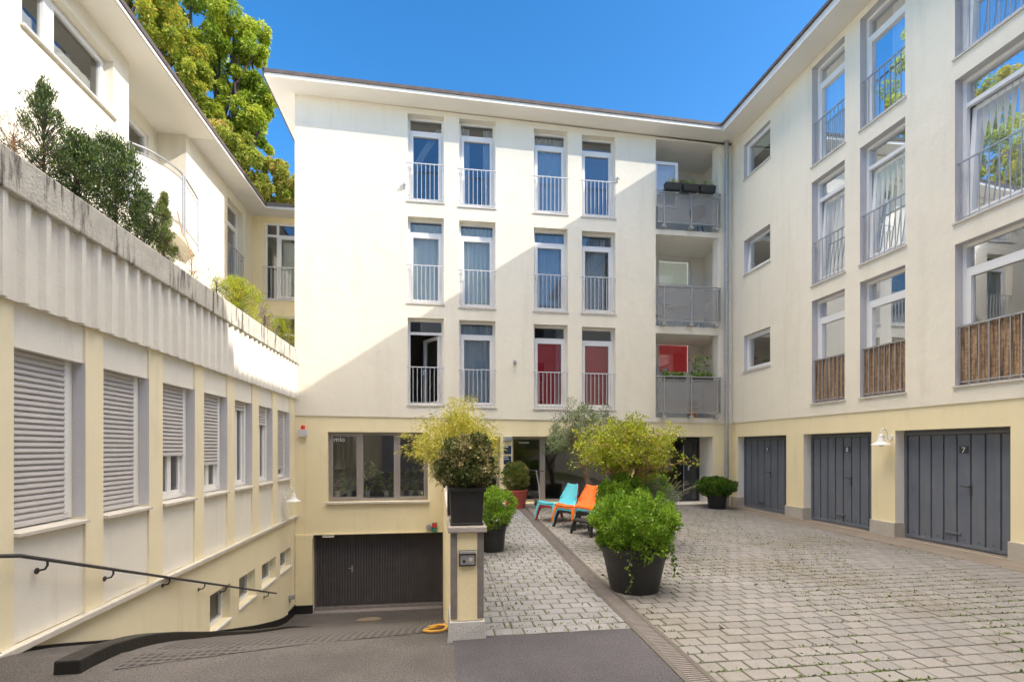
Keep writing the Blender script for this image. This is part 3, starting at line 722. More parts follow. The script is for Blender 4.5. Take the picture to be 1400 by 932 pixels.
tag(q.build('desk', 'wood'), 'long office desk seen through the dark shopfront glass', 'desk')
x_ = onY(708, 606, YB + .3)[0]
q = MB()
for i in range(11): q.box(x_ + .03 + i * .026, x_ + .03 + i * .026 + .016, YB + .301, YB + .303, 1.80, 1.80 + (.03 if i % 3 else .04))
q.build('door_lettering', 'ink', dk)
glazed(o2, [], 'side_door')
# entrance on the right
a, b, c, d = o4; rec = .75; mb = MB(); frame_rect(mb, frB, a, b, c, d, .06, -rec - .06, -rec)
xd = onY(941, 650, YB + .75)[0]
mb.fbox(frB, xd - .16, xd + .12, c + .06, d - .06, -rec - .058, -rec + .01)
en = mb.build('entrance_door', 'darkmetal', bk)
q = MB(); q.quad(frB(a + .06, c + .06, -rec - .03), frB(b - .06, c + .06, -rec - .03), frB(b - .06, d - .06, -rec - .03), frB(a + .06, d - .06, -rec - .03)); q.build('pane', 'pane_dark', en)
q = MB(); q.tube([(xd - .19, YB + .67, .35), (xd - .19, YB + .67, 1.75)], .014); q.tube([(xd - .19, YB + .67, .5), (xd - .19, YB + .74, .5)], .01); q.tube([(xd - .19, YB + .67, 1.6), (xd - .19, YB + .74, 1.6)], .01); q.build('pull_handle', 'galv', en)
q = MB(); q.fbox(frB, xd - .02, xd + .02, 1.0, 1.12, -rec + .01, -rec + .025); q.build('lock_plate', 'ink', en)
room(frB, o4, -rec - .08, en, 3)
for args in ((o3, .10, .155, -.3), (o2, .10, .155, -.3), (o4, .0, .055, -.8)): q = MB(); q.fbox(frB, args[0][0], args[0][1], args[1], args[2], args[3], .02); q.build('threshold', 'plinth', bk)
# signs
sx = onY(693, 640, YB)[0]
for i, (yt, yb) in enumerate(((609, 620.5), (623, 634.5), (637, 648))):
    x0, x1 = onY(688.5, 610, YB)[0], onY(699, 610, YB)[0]; z1, z0 = zB(693, yt), zB(693, yb)
    q = MB(); q.fbox(frB, x0, x1, z0, z1, .003, .012); sg = q.build('name_plate', 'navy')
    tag(sg, ['topmost of three dark navy name plates beside the glass entrance', 'middle of three dark navy name plates beside the glass entrance', 'lowest of three dark navy name plates, half behind the round shrub'][i], 'sign', 'name plates by the shopfront')
    q = MB(); 
    for k in range(1 + (i > 0)):
        zz = z1 - .05 - k * .05; q.fbox(frB, x0 + .02, x0 + .04, zz, zz + .022, .0125, .014)
        for j in range(4 + k): q.fbox(frB, x0 + .055 + j * .018, x0 + .055 + j * .018 + .012, zz + .004, zz + .02, .0125, .014)
    q.build('lettering', 'ink', sg)
q = MB(); x0, x1 = onY(688, 598, YB)[0], onY(700, 598, YB)[0]; q.fbox(frB, x0, x1, zB(694, 602.5), zB(694, 596.5), 0, .09)
tag(q.build('wall_light', 'galv', bevel=.01), 'grey box shaped wall light above the navy name plates', 'wall light')
# garage door (lower)
a, b, c, d = gar; c = -2.56
g = MB(); K = 46; n0 = -.26
g.fbox(frB, a + .02, b - .02, c, d, n0 - .05, n0 - .01)
frame_rect(g, frB, a + .0, b - .0, c, d, .07, n0 - .02, n0 + .05)
for i in range(K):
    u = a + .09 + (b - a - .18) * i / K; wd_ = (b - a - .18) / K
    if abs(i - 13) < .5: g.fbox(frB, u - .01, u + .03, c + .08, d - .08, n0 - .01, n0 + .035)
    else: g.fbox(frB, u + wd_ * .12, u + wd_ * .5, c + .12, d - .09, n0 - .01, n0 + .04)
gd = g.build('lower_garage_door', 'gdoor_b', bk)
q = MB(); uu = a + .09 + (b - a - .18) * 12.3 / K; q.fbox(frB, uu, uu + .04, c + .95, c + 1.12, n0 + .02, n0 + .05); q.tube([frB(uu + .02, c + 1.06, n0 + .04), frB(uu + .02, c + 1.06, n0 + .08), frB(uu - .07, c + 1.06, n0 + .08)], .009); q.build('handle', 'galv', gd)
q = MB(); q.fbox(frB, a, b, -2.62, -2.5, n0 + .06, n0 + .11); q.fbox(frB, a - .1, b, -2.64, -2.57, n0 + .1, .1); q.build('threshold_bar', 'steelgrey', gd)
q = MB(); q.fbox(frB, a - .02, a + .02, d - .07, d + .01, -.05, .03); q.fbox(frB, onY(441, 730, YB)[0], onY(456, 730, YB)[0], d - .07, d - .012, -.1, .0); q.build('label_strip', 'offwhite', gd)
# loggias
for i, (z0, z1) in enumerate(logs):
    D = 1.5; mb = MB(); xe = LX1
    px_ = ((926, 947, 240, 268), (899, 945, 354, 391), (899, 945, 468, 511))[i]; hz = (onY(px_[0], 300, YB + D)[0], onY(px_[1], 300, YB + D)[0], onY(922, px_[3], YB + D)[2], onY(922, px_[2], YB + D)[2])
    wh = (hz[0], hz[1], hz[2], hz[3])
    wall_grid(mb, frLog, LX0 - .02, xe + .4, z0, z1, [wh], .12)
    mb.quad((LX0, YB - .025, z0), (LX0, YB + D, z0), (LX0, YB + D, z1), (LX0, YB - .025, z1))
    mb.quad((xe, YB + .3, z0), (xe, YB - .025, z0), (xe, YB - .025, z1), (xe, YB + .3, z1))
    mb.quad((xe + .4, YB + D, z0), (xe + .4, YB + .3, z0), (xe + .4, YB + .3, z1), (xe + .4, YB + D, z1))
    mb.quad((xe, YB + .3, z0), (xe, YB + .3, z1), (xe + .4, YB + .3, z1), (xe + .4, YB + .3, z0))
    mb.quad((LX0, YB - .02, z1), (LX0, YB + D, z1), (xe + .4, YB + D, z1), (xe + .4, YB - .02, z1))
    mb.quad((LX0, YB - .02, z0), (xe + .4, YB - .02, z0), (xe + .4, YB + D, z0), (LX0, YB + D, z0))
    lg = mb.build('loggia', 'offwhite', bk)
    wn_ = MB(); frame_rect(wn_, frLog, *wh, .07, -.1, -.03); wn_.fbox(frLog, wh[0] - .05, wh[1] + .05, wh[2] - .05, wh[2] - .004, -.05, .06)
    wo = wn_.build('loggia_window', 'white', lg)
    pn = MB(); pn.quad(frLog(wh[0] + .07, wh[2] + .07, -.06), frLog(wh[1] - .07, wh[2] + .07, -.06), frLog(wh[1] - .07, wh[3] - .07, -.06), frLog(wh[0] + .07, wh[3] - .07, -.06)); 
    k_ = MB(); k_.quad(frLog(wh[0] + .07, wh[2] + .07, -.12), frLog(wh[1] - .07, wh[2] + .07, -.12), frLog(wh[1] - .07, wh[3] - .07, -.12), frLog(wh[0] + .07, wh[3] - .07, -.12))
    k_.build('blind', ['room', 'sage', 'red'][i], lg); pn.build('pane', 'pane', lg)
    # railing
    zt = {0: zB(938, 265), 1: zB(938, 393.5), 2: zB(938, 516)}[i]; zb = {0: zB(938, 309), 1: zB(938, 441), 2: zB(938, 565)}[i]
    r = MB(); yf = YB - .13
    r.tube([(LX0 - .02, yf, zt), (xe + .02, yf, zt), (xe + .02, YB, zt)], .018); r.box(LX0, xe, yf - .012, yf + .012, zb, zb + .03); r.box(LX0, xe, yf - .012, yf + .012, zt - .14, zt - .12) if i == 0 else None
    for s in (.10, .53, .94):
        x = LX0 + (xe - LX0) * s; r.box(x - .016, x + .016, yf - .035, yf - .012, zb - .12, zt); r.box(x - .06, x + .06, yf - .045, YB - .025, zb - .13, zb - .07)
    r.box(xe - .0, xe + .02, yf, YB - .03, zb, zt)
    ra = r.build('balcony_railing', 'galv', lg)
    q = MB(); q.box(LX0 + .02, LX0 + (xe - LX0) * .52, yf - .002, yf + .004, zb + .05, zt - .06); q.build('infill_panel', 'smoky', ra); q = MB(); q.box(LX0 + (xe - LX0) * .54, xe - .02, yf - .002, yf + .004, zb + .05, zt - .06)
    q.build('infill_panel', 'smoky', ra)
# open casement in the top loggia
z0, z1 = logs[0]; q = MB(); xa = LX0 + .02; xb = onY(929, 240, YB)[0]; za = zB(910, 262) - .4; zb_ = zB(912, 219)
frame_rect(q, lambda u, z, n: (u, YB + .12 - n, z), xa - .0, xb, za, zb_, .08, -.03, .03); oc = q.build('open_casement', 'white', bk)
q = MB(); q.quad((xa + .07, YB + .12, za + .07), (xb - .07, YB + .12, za + .07), (xb - .07, YB + .12, zb_ - .07), (xa + .07, YB + .12, zb_ - .07)); q.build('pane', 'pane', oc)
# downpipe in the corner
q = MB(); xp = 8.27; zt_ = zB(993, 198); yp = YB - .12
xp = onY(993.5, 300, yp)[0]
q.tube([(xp, yp, .3), (xp, yp, zt_)], .055, 14)
for z in (1.35, 2.6, 4.5, 6.4, 8.6): q.tube([(xp, yp, z), (xp, yp, z + .05)], .064, 14)
q.tube([(xp, yp, .0), (xp, yp, 1.35)], .062, 14); q.tube([(xp, yp, zt_ - .02), (xp, yp, zt_ + .12)], .075, 14)
q.build('downpipe', 'galv', bk, smooth=True)
# little wall fittings
def small_box(x, y, w_, h_, name, label, cat, m='galv', d_=.05):
    X, _, Z = onY(x, y, YB); q = MB(); q.fbox(frB, X - w_ / 2, X + w_ / 2, Z - h_ / 2, Z + h_ / 2, .025, .025 + d_); q.tube([frB(X, Z, .025), frB(X, Z + .02, .05 + d_), frB(X + .04, Z - .03, .07 + d_)], .014)
    return tag(q.build(name, m, bevel=.004), label, cat)
small_box(703.5, 495.5, .07, .10, 'wall_spotlight', 'small steel spotlight on the cream wall between the blue and the red windows', 'wall light', d_=.08)
small_box(553, 255, .04, .14, 'shutter_stay', 'tiny bracket left of the top left window', 'bracket')
small_box(843.5, 247, .04, .14, 'shutter_stay', 'tiny bracket right of the fourth top floor window', 'bracket')

# ================================================================== RIGHT WING
rw = thing('garage_wing', 'cream side wing with french windows above a row of three grey garages', 'building', (XR + 4, 8, 0))
def yR(x): return onX(x, 600, XR)[1]
ZR = [(8.06, 10.3), (5.36, 7.70), (2.68, 5.0)]
SR = [(9.12, 10.08), (6.47, 7.42), (3.79, 4.78)]
cA, cB, cC, cS = (yR(1156), yR(1111)), (yR(1239), yR(1177)), (5.05, yR(1307)), (yR(1054), yR(1018))
RH = []
for i in range(3): RH += [(*cA, *ZR[i]), (*cB, *ZR[i]), (*cC, *ZR[i]), (*cS, *SR[i])]
u = MB(); wall_grid(u, frR, 3.2, YB - .025, 2.39, 10.47, RH, .3, n=.02, jambs=False)
u.quad(frR(3.2, 2.39, .02), frR(YB, 2.39, .02), frR(YB, 2.39, -.02), frR(3.2, 2.39, -.02))
u.build('upper_wall', 'cream', rw)
for h in RH: u = MB(); reveal(u, frR, h, .02, -.3); u.build('window_reveal', 'jamb', rw)
gd_h = [(yR(1075), yR(1008.5), 0, 1.985), (yR(1191.5), yR(1098.5), 0, 1.985), (yR(1381.5), yR(1223.8), 0, 1.985)]
u = MB(); wall_grid(u, frR, 3.2, YB - .001, -.05, 2.388, gd_h, .3, jambs=False); 
for h in gd_h: reveal(u, frR, h, 0, -.26, 'lt')
u.build('garage_wall', 'yellow', rw)
for h in gd_h: u = MB(); reveal(u, frR, h, 0, -.26, 'r'); u.build('garage_reveal', 'offwhite', rw)
pil = [(gd_h[0][1], YB - .0), (gd_h[1][1], gd_h[0][0]), (gd_h[2][1], gd_h[1][0]), (3.4, gd_h[2][0])]
for a, b in pil: u = MB(); u.fbox(frR, a - .015, b + .015, -.02, .27, -.26, .035); u.build('pillar_plinth', 'plinth', rw, bevel=.008)
SH = [((5, .12), 9), ((5, .12), 8), ((5, .12), 7)]
for i, h in enumerate(gd_h):
    a, b, c, d = h; n0 = -.22; g = MB(); K = 8 if i else 7
    g.fbox(frR, a, b, .03, d - .07, n0 - .05, n0 - .02); frame_rect(g, frR, a, b, .02, d - .04, .05, n0 - .02, n0 + .03)
    g.fbox(frR, a, b, d - .05, d, n0 - .05, n0 + .015)
    ww = (b - a - .12) / K
    for k in range(K):
        u0 = a + .06 + ww * k; g.fbox(frR, u0 + .02, u0 + ww - .012, .07, d - .1, n0 - .02, n0 + .006)
    gg = g.build('garage_door', 'gdoor_r', rw, bevel=.004)
    for k in range(K):
        u0 = a + .06 + ww * (k + .5); q = MB(); q.fbox(frR, u0 - .018, u0 + .018, .12, .135, n0 + .004, n0 + .0085); q.build('vent_slot', 'darkmetal', gg)
    uh = a + .06 + ww * 3 + .0; q = MB()
    q.fbox(frR, uh - .015, uh + .015, .88, 1.05, n0 + .006, n0 + .02); q.tube([frR(uh, 1.02, n0 + .01), frR(uh, 1.02, n0 + .06), frR(uh + .13, 1.03, n0 + .06)], .011, 8)
    q.build('handle', 'darkmetal', gg)
    u2 = a + .06 + ww * 4.3; q = MB(); q.fbox(frR, u2 - .13, u2 + .13, .21, .235, n0 + .006, n0 + .03); q.build('hinge_bar', 'gdoor_r', gg)
    u3 = a + .06 + ww * 3.5; q = MB(); q.fbox(frR, u3 - .075, u3 + .075, 1.57, 1.69, n0 + .007, n0 + .011); pl_ = q.build('number_plate', 'darkmetal', gg)
    text(str(9 - i), .13, 'ink', pl_, frR(u3 + .04, 1.583, n0 + .0125), (R(90), 0, R(-90)), 'number')
# right wing windows
for i in range(3):
    for j, c_ in enumerate((cA, cB, cC)):
        h = (*c_, *ZR[i]); wide = j == 2
        cu = []
        if (i, j) in ((0, 1),): cu = [cur(h, .0, .55, 'curtain', .03, 16)]
        if (i, j) in ((1, 0),): cu = [cur(h, .0, .98, 'curtain', .03, 20)]
        if (i, j) in ((0, 0),): cu = [cur(h, .0, .98, 'sage', .02, 16)]
        if (i, j) in ((1, 1),): cu = [cur(h, .1, .98, 'sage', .03, 24)]
        if (i, j) in ((2, 1),): cu = [cur(h, .55, .95, 'curtain', .03, 12)]
        if wide and i < 2: cu = [cur(h, .0, .96, 'curtain', .04, 60)]
        french(frR, h, rw, rec=.13, trans=.42, bars=9 if not wide else 15, rail=.97, railmat='galv', curtains=cu, mat_='pane_side', reed=(i == 2), railext=0, tilt=(R(4) if (i, j) in ((1, 0), (1, 1), (1, 2), (0, 2)) else None), blind=('smoky' if (i, j) == (2, 0) else None),
               label='window with a brown reed mat behind its railing' if i == 2 else None)
    a, b, c, d = (*cS, *SR[i]); q = MB(); frame_rect(q, frR, a, b, c, d, .06, -.15, -.08); frame_rect(q, frR, a + .062, b - .062, c + .062, d - .062, .05, -.145, -.065)
    if i == 1: q.v = [(v[0] + (v[2] - c) * .10, v[1], v[2]) for v in q.v]
    s_ = q.build('small_window', 'white', rw)
    q = MB(); q.quad(frR(a + .1, c + .1, -.12), frR(b - .1, c + .1, -.12), frR(b - .1, d - .1, -.12), frR(a + .1, d - .1, -.12)); q.build('pane', 'pane_dim', s_)
    q = MB(); q.fbox(frR, a - .02, b + .02, c - .03, c - .004, -.12, .05); q.build('sill', 'sill', s_); room(frR, (a, b, c, d), -.21, s_, 1.5)
    if i == 0: q = MB(); q.quad(frR(a + .1, c + .55, -.19), frR(b - .1, c + .55, -.19), frR(b - .1, d - .1, -.19), frR(a + .1, d - .1, -.19)); q.build('blind', 'sage', s_)
# roof
r = MB(); r.box(7.80, 17, 3.0, YB - .571, 10.44, 10.60); ro = r.build('roof', 'fascia_white', rw)
r = MB(); r.box(7.75, 7.83, 3.0, YB - .58, 10.603, 10.67); r.box(7.83, 17, 3.0, YB - .58, 10.602, 10.68); r.build('roof_edge', 'fascia', ro)
r = MB(); r.quad((7.805, 3.2, 10.436), (XR + .1, 3.2, 10.436), (XR + .1, YB - .58, 10.436), (7.805, YB - .58, 10.436)); r.build('soffit', 'soffit', ro)
r = MB(); r.box(XR + .3, 17, 3.3, YB + .2, 2.6, 2.7); r.box(XR + .8, 17, 3.2, 3.3, 0, 10.5); r.build('end_wall', 'cream', rw)
# taller neighbour whose roof throws the shade on the near part of the left wing (outside the frame)
tn = thing('tall_block', 'taller cream block adjoining the garage wing towards the street', 'building', (12, -2, 0))
r = MB(); r.box(XR, 17, -8, 3.15, 0, 12.4); r.build('wall', 'cream', tn); r = MB(); r.box(7.78, 17.4, -8.4, 3.19, 12.4, 12.6); r.build('roof', 'fascia', tn)
# building across the street side, seen only mirrored in the panes
fb = thing('front_building', 'pale street front building facing the courtyard', 'building', (1, -9, 0))
r = MB(); frF = lambda u, z, n: (u, -8 + n, z)
fh = [(x, x + 1.0, z, z + 1.6) for z in (3.6, 6.4, 9.2) for x in (-4.5, -2.2, .1, 2.4, 4.7, 6.6)]
wall_grid(r, frF, -9, 8.4, 0, 11.6, fh, .25); r.build('wall', 'slabstone', fb)
r = MB(); r.box(-9.3, 8.4, -16, -7.5, 11.6, 11.8); r.build('roof', 'fascia', fb)
for h in fh:
    q = MB(); frame_rect(q, frF, *h, .08, -.25, -.18); wi = q.build('window', 'white', fb); q = MB(); q.fbox(frF, h[0] + .08, h[1] - .08, h[2] + .08, h[3] - .08, -.24, -.22); q.build('pane', 'darkmetal', wi)

# ================================================================== LEFT WING
lf = thing('left_wing', 'low wing with roller shutters, fluted concrete parapet and a set back upper storey', 'building', (XL - 2, 8, 0))
def yL(x, n=0): return onX(x, 600, XL + n)[1]
ZP, ZC, ZF, ZWT, ZS, ZLG = 4.15, 3.80, 2.92, 2.54, .94, -.07
bw = [(yL(287), yL(315), -1.33, -.72), (yL(327), yL(349), -1.29, -.75), (yL(358), yL(377), -1.26, -.78), (yL(383), yL(398), -1.25, -.79)]
u = MB(); wall_grid(u, frL, -6, YB - .001, -3, ZLG - .05, bw, .22)
PL = [(0, 19), (117, 141.5), (204, 222.6), (266.5, 279), (311, 321), (345, 354), (372.7, 379.6), (396, 403)]
pY = [(yL(a), yL(b)) for a, b in PL]; pY[0] = (-6, yL(19)); pY[-1] = (yL(396), YB - .001)
for a, b in pY: u.fbox(frL, a, b, ZLG, ZF + .02, -.36, 0)
u.fbox(frL, -6, YB - .002, ZLG - .05, ZLG, -.3, -.001)
u.build('wall', 'paleyellow', lf)
q = MB(); q.fbox(frL, -6, YB - .001, ZLG - .05, ZLG + .012, .001, .07); q.build('ledge', 'sill', lf, bevel=.008)
shut = [1, 1, .62, .72, .10, .22, .86]
for i in range(7):
    a, b = pY[i][1], pY[i + 1][0]
    h = (a, b, ZS, ZWT); q = MB(); wall_grid(q, frL, a, b, ZLG + .012, ZF + .02, [], n=-.025) if False else None
    q.fbox(frL, a, b, ZLG + .012, ZS - .05, -.34, -.025); q.build('spandrel_panel', 'offwhite', lf)
    q = MB(); q.fbox(frL, a, b, ZWT, ZF + .02, -.34, -.025); q.build('lintel_panel', 'offwhite', lf)
    q = MB(); q.quad(frL(b - .002, ZS, -.002), frL(b - .002, ZWT, -.002), frL(b - .002, ZWT, -.12), frL(b - .002, ZS, -.12)); q.build('window_reveal', 'jamb', lf)
    q = MB(); frame_rect(q, frL, a, b - .003, ZS, ZWT, .06, -.20, -.125); q.fbox(frL, b - .14, b - .064, ZS + .06, ZWT - .06, -.19, -.105); q.fbox(frL, (a + b) / 2 - .05, (a + b) / 2 + .05, ZS + .06, ZWT - .06, -.195, -.142)
    frame_rect(q, frL, a + .06, b - .14, ZS + .06, ZWT - .06, .05, -.19, -.145)
    wi = q.build('window', 'white', lf, bevel=.003)
    q = MB(); q.quad(frL(a + .06, ZS + .06, -.17), frL(b - .06, ZS + .06, -.17), frL(b - .06, ZWT - .06, -.17), frL(a + .06, ZWT - .06, -.17)); q.build('pane', 'pane_dark', wi)
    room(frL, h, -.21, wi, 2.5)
    q = MB(); q.hexa([frL(a, ZS - .045, -.2), frL(b, ZS - .045, -.2), frL(b, ZS - .06, .045), frL(a, ZS - .06, .045), frL(a, ZS - .005, -.2), frL(b, ZS - .005, -.2), frL(b, ZS - .03, .045), frL(a, ZS - .03, .045)]); q.build('sill', 'sill', wi)
    zb = ZWT - (ZWT - ZS) * shut[i]; q = MB(); prof = []; z = ZWT - .004
    while z > zb + .01:
        prof += [(z, -.125), (z - .008, -.108), (z - .036, -.102), (z - .048, -.114), (z - .052, -.128)]; z -= .055
    vs_ = [frL(uu, zz, nn) for zz, nn in prof for uu in (a + .005, b - .13)]
    q.add(vs_, [(2 * k, 2 * k + 1, 2 * k + 3, 2 * k + 2) for k in range(len(prof) - 1)]); q.fbox(frL, a + .005, b - .13, z - .0, z + .03, -.138, -.1)
    q.build('roller_shutter', 'shutter', wi)
    if i in (2, 3, 4, 5): drape(frL, a + .1, b - .15, ZS + .07, ZWT - .1, -.32, wi, 'sage', .02, 16)
# fluted band and parapet cap
q = MB(); y = -6.0; st = .235; us_ = []
while y < YB - .02: us_ += [(y, .035), (y + .13, .035), (y + .155, .085), (y + .21, .085)]; y += st
us_ = [(min(y, YB - .001), n) for y, n in us_]
pr_ = [frL(y, z, n) for y, n in us_ for z in (ZF, ZC)]
q.add(pr_, [(2 * k, 2 * k + 2, 2 * k + 3, 2 * k + 1) for k in range(len(us_) - 1)])
bt = [frL(y, ZF, n) for y, n in us_ for n in (n, -.36)]; q.add(bt, [(2 * k, 2 * k + 1, 2 * k + 3, 2 * k + 2) for k in range(len(us_) - 1)])
q.build('fluted_band', 'flute', lf)
q = MB(); q.fbox(frL, -6, YB + 2.8, ZC, ZP, -.12, .115); q.build('parapet_cap', 'cap', lf, bevel=.015)
q = MB(); q.box(XU, XL - .12, -6, YC, ZP - .35, ZP - .3); q.build('terrace_floor', 'plinth', lf)
q = MB(); q.box(XL - .8, XL - .12, -6, YC, ZP - .3, ZP - .06); q.build('planting_bed', 'soil', lf)
# basement windows
for k, h in enumerate(bw):
    a, b, c, d = h; q = MB(); frame_rect(q, frL, a, b, c, d, .07, -.2, -.13); wi = q.build('basement_window', 'white', lf)
    q = MB(); q.quad(frL(a + .07, c + .07, -.17), frL(b - .07, c + .07, -.17), frL(b - .07, d - .07, -.17), frL(a + .07, d - .07, -.17)); q.build('pane', 'pane_dark', wi)
    q = MB(); q.fbox(frL, a - .03, b + .03, c - .04, c - .004, -.13, .03); q.build('sill', 'white', wi); room(frL, h, -.21, wi, 1)
# bitumen skirting following the ramp
q = MB(); yy = [4.6 + .2 * i for i in range(45)]
for a, b in zip(yy, yy[1:]):
    ha, hb = .03 + .12 * smooth((a - 9) / 3.5), .03 + .12 * smooth((b - 9) / 3.5)
    q.hexa([(XL, a, rz(a) - .05), (XL + .03, a, rz(a) - .05), (XL + .03, b, rz(b) - .05), (XL, b, rz(b) - .05), (XL, a, rz(a) + ha), (XL + .03, a, rz(a) + ha), (XL + .03, b, rz(b) + hb), (XL, b, rz(b) + hb)])
q.build('base_skirting', 'bitumen', lf)
# upper storey
y0r, y1r = 10.3, 12.45; ZU = 8.80
rib = (7.87, 9.85, 7.51, 8.49); fwy = (onX(311, 300, XU)[1], onX(332, 300, XU)[1], 6.25, 8.52)
u = MB(); wall_grid(u, frU, -6, y0r, 3.8, ZU, [rib], .28); wall_grid(u, frU, y1r, YC, 3.8, ZU, [fwy], .25)
u.quad(frU(y0r, 3.8, 0), frU(y0r, ZU, 0), frU(y0r, ZU, -.6), frU(y0r, 3.8, -.6)); u.quad(frU(y1r, 3.8, 0), frU(y1r, ZU, 0), frU(y1r, ZU, -.6), frU(y1r, 3.8, -.6))
dr = (y0r + .35, y1r - .35, 6.25, 8.5)
wall_grid(u, lambda u_, z, n: frU(u_, z, n - .6), y0r, y1r, 3.8, ZU, [dr], .15)
u.quad(frU(y0r, 3.9, 0), frU(y1r, 3.9, 0), frU(y1r, 6.2, 0), frU(y0r, 6.2, 0))
u.build('upper_wall', 'cream', lf)
q = MB(); frame_rect(q, frU, *rib, .06, -.22, -.15); mm = onX(80, 60, XU)[1]; q.fbox(frU, mm - .05, mm + .05, rib[2] + .06, rib[3] - .06, -.218, -.14)
frame_rect(q, frU, rib[0] + .06, mm - .05, rib[2] + .06, rib[3] - .06, .055, -.21, -.135); frame_rect(q, frU, mm + .05, rib[1] - .06, rib[2] + .06, rib[3] - .06, .055, -.21, -.135)
wi = q.build('ribbon_window', 'white', lf); q = MB(); q.quad(frU(rib[0] + .06, rib[2] + .06, -.18), frU(rib[1] - .06, rib[2] + .06, -.18), frU(rib[1] - .06, rib[3] - .06, -.18), frU(rib[0] + .06, rib[3] - .06, -.18)); q.build('pane', 'pane_dark', wi)
q = MB(); q.fbox(frU, rib[0] - .04, rib[1] + .04, rib[2] - .04, rib[2] - .004, -.15, .06); q.build('sill', 'sill', wi); room(frU, rib, -.23, wi, 2.5); drape(frU, rib[0] + .06, rib[1] - .06, rib[2] + .06, rib[2] + .55, -.33, wi, 'curtain', .01, 30)
frD = lambda u_, z, n: frU(u_, z, n - .6)
q = MB(); frame_rect(q, frD, *dr, .08, -.14, -.04); q.fbox(frD, (dr[0] + dr[1]) / 2 - .05, (dr[0] + dr[1]) / 2 + .05, dr[2], dr[3], -.14, -.035); wi = q.build('balcony_door', 'white', lf)
q = MB(); q.quad(frD(dr[0] + .07, dr[2] + .07, -.09), frD(dr[1] - .07, dr[2] + .07, -.09), frD(dr[1] - .07, dr[3] - .07, -.09), frD(dr[0] + .07, dr[3] - .07, -.09)); q.build('pane', 'pane', wi); room(frD, dr, -.15, wi, 2)
french(frU, fwy, lf, rec=.15, trans=.5, bars=7, rail=1.0, railmat='galv', railext=.02)
# connecting wall
cw = (onY(362, 350, YC)[0], onY(425, 350, YC)[0], onY(380, 410, YC)[2], onY(380, 305, YC)[2]); cw2 = (onY(372, 350, YC)[0], onY(425, 350, YC)[0], onY(380, 480, YC)[2], onY(380, 432, YC)[2])
u = MB(); wall_grid(u, frC, XU, XL + .0, 3.5, ZU, [], .25) if False else wall_grid(u, frC, XU, XL + .1, 3.2, ZU, [cw, cw2], .12); u.build('link_wall', 'yellow', lf)
q = MB(); a, b, c, d = cw; frame_rect(q, frC, *cw, .06, -.1, -.04); xm_ = onY(379.5, 350, YC)[0]; q.fbox(frC, xm_ - .035, xm_ + .035, c + .06, d - .06, -.1, -.035); q.fbox(frC, a + .06, b - .06, d - .42, d - .36, -.1, -.036)
frame_rect(q, frC, xm_ + .04, b - .06, c + .06, d - .42, .06, -.09, -.02); wi = q.build('link_window', 'white', lf); q = MB(); q.quad(frC(a, c, -.07), frC(b, c, -.07), frC(b, d, -.07), frC(a, d, -.07)); q.build('pane', 'pane', wi); room(frC, cw, -.11, wi, 2)
drape(frC, xm_ + .1, b - .1, c + .1, d - .5, -.25, wi, 'sage', .01, 12)
q = MB(); q.fbox(frC, a - .06, b, c + .98, c + 1.01, .03, .055)
for k in range(14): uu = a - .04 + k * .115; q.fbox(frC, uu, uu + .014, c - .03, c + .98, .035, .048)
q.fbox(frC, a - .06, b, c - .03, c - .01, .03, .055); q.build('railing', 'bar', wi)
q = MB(); frame_rect(q, frC, *cw2, .06, -.1, -.04); q.fbox(frC, cw2[0] + .06, cw2[1], cw2[2] + .5, cw2[2] + .56, -.1, -.035); wi = q.build('terrace_window', 'white', lf); q = MB(); q.quad(frC(cw2[0], cw2[2], -.07), frC(cw2[1], cw2[2], -.07), frC(cw2[1], cw2[3], -.07), frC(cw2[0], cw2[3], -.07)); q.build('pane', 'pane_dark', wi); room(frC, cw2, -.11, wi, 2)
# eaves
r = MB(); XE = XU + .58; YE = YC - .58
r.add([(XE, -6, ZU), (XE, YE, ZU), (XL + .02, YE, ZU), (XL + .02, YC + 5, ZU), (XU - 6, YC + 5, ZU), (XU - 6, -6, ZU)] + [(XE, -6, ZU + .12), (XE, YE, ZU + .12), (XL + .02, YE, ZU + .12), (XL + .02, YC + 5, ZU + .12), (XU - 6, YC + 5, ZU + .12), (XU - 6, -6, ZU + .12)],
      [(5, 4, 3, 2, 1, 0), (6, 7, 8, 9, 10, 11)] + [(i, (i + 1) % 6, 6 + (i + 1) % 6, 6 + i) for i in range(6)])
ro = r.build('roof', 'fascia_white', lf)
r = MB(); r.box(XE - .05, XE + .035, -6, YE, ZU + .075, ZU + .16); r.box(XE - .05, XL, YE - .035, YE + .05, ZU + .075, ZU + .16); r.build('roof_edge', 'fascia', ro)
r = MB(); r.box(XE + .005, XE + .02, -6, YE - .01, ZU + .0, ZU + .05); r.box(XU - 1.2, XE - .01, -6, y1r + .1, ZU - .004, ZU - .001); r.build('soffit_trim', 'soffit', ro)
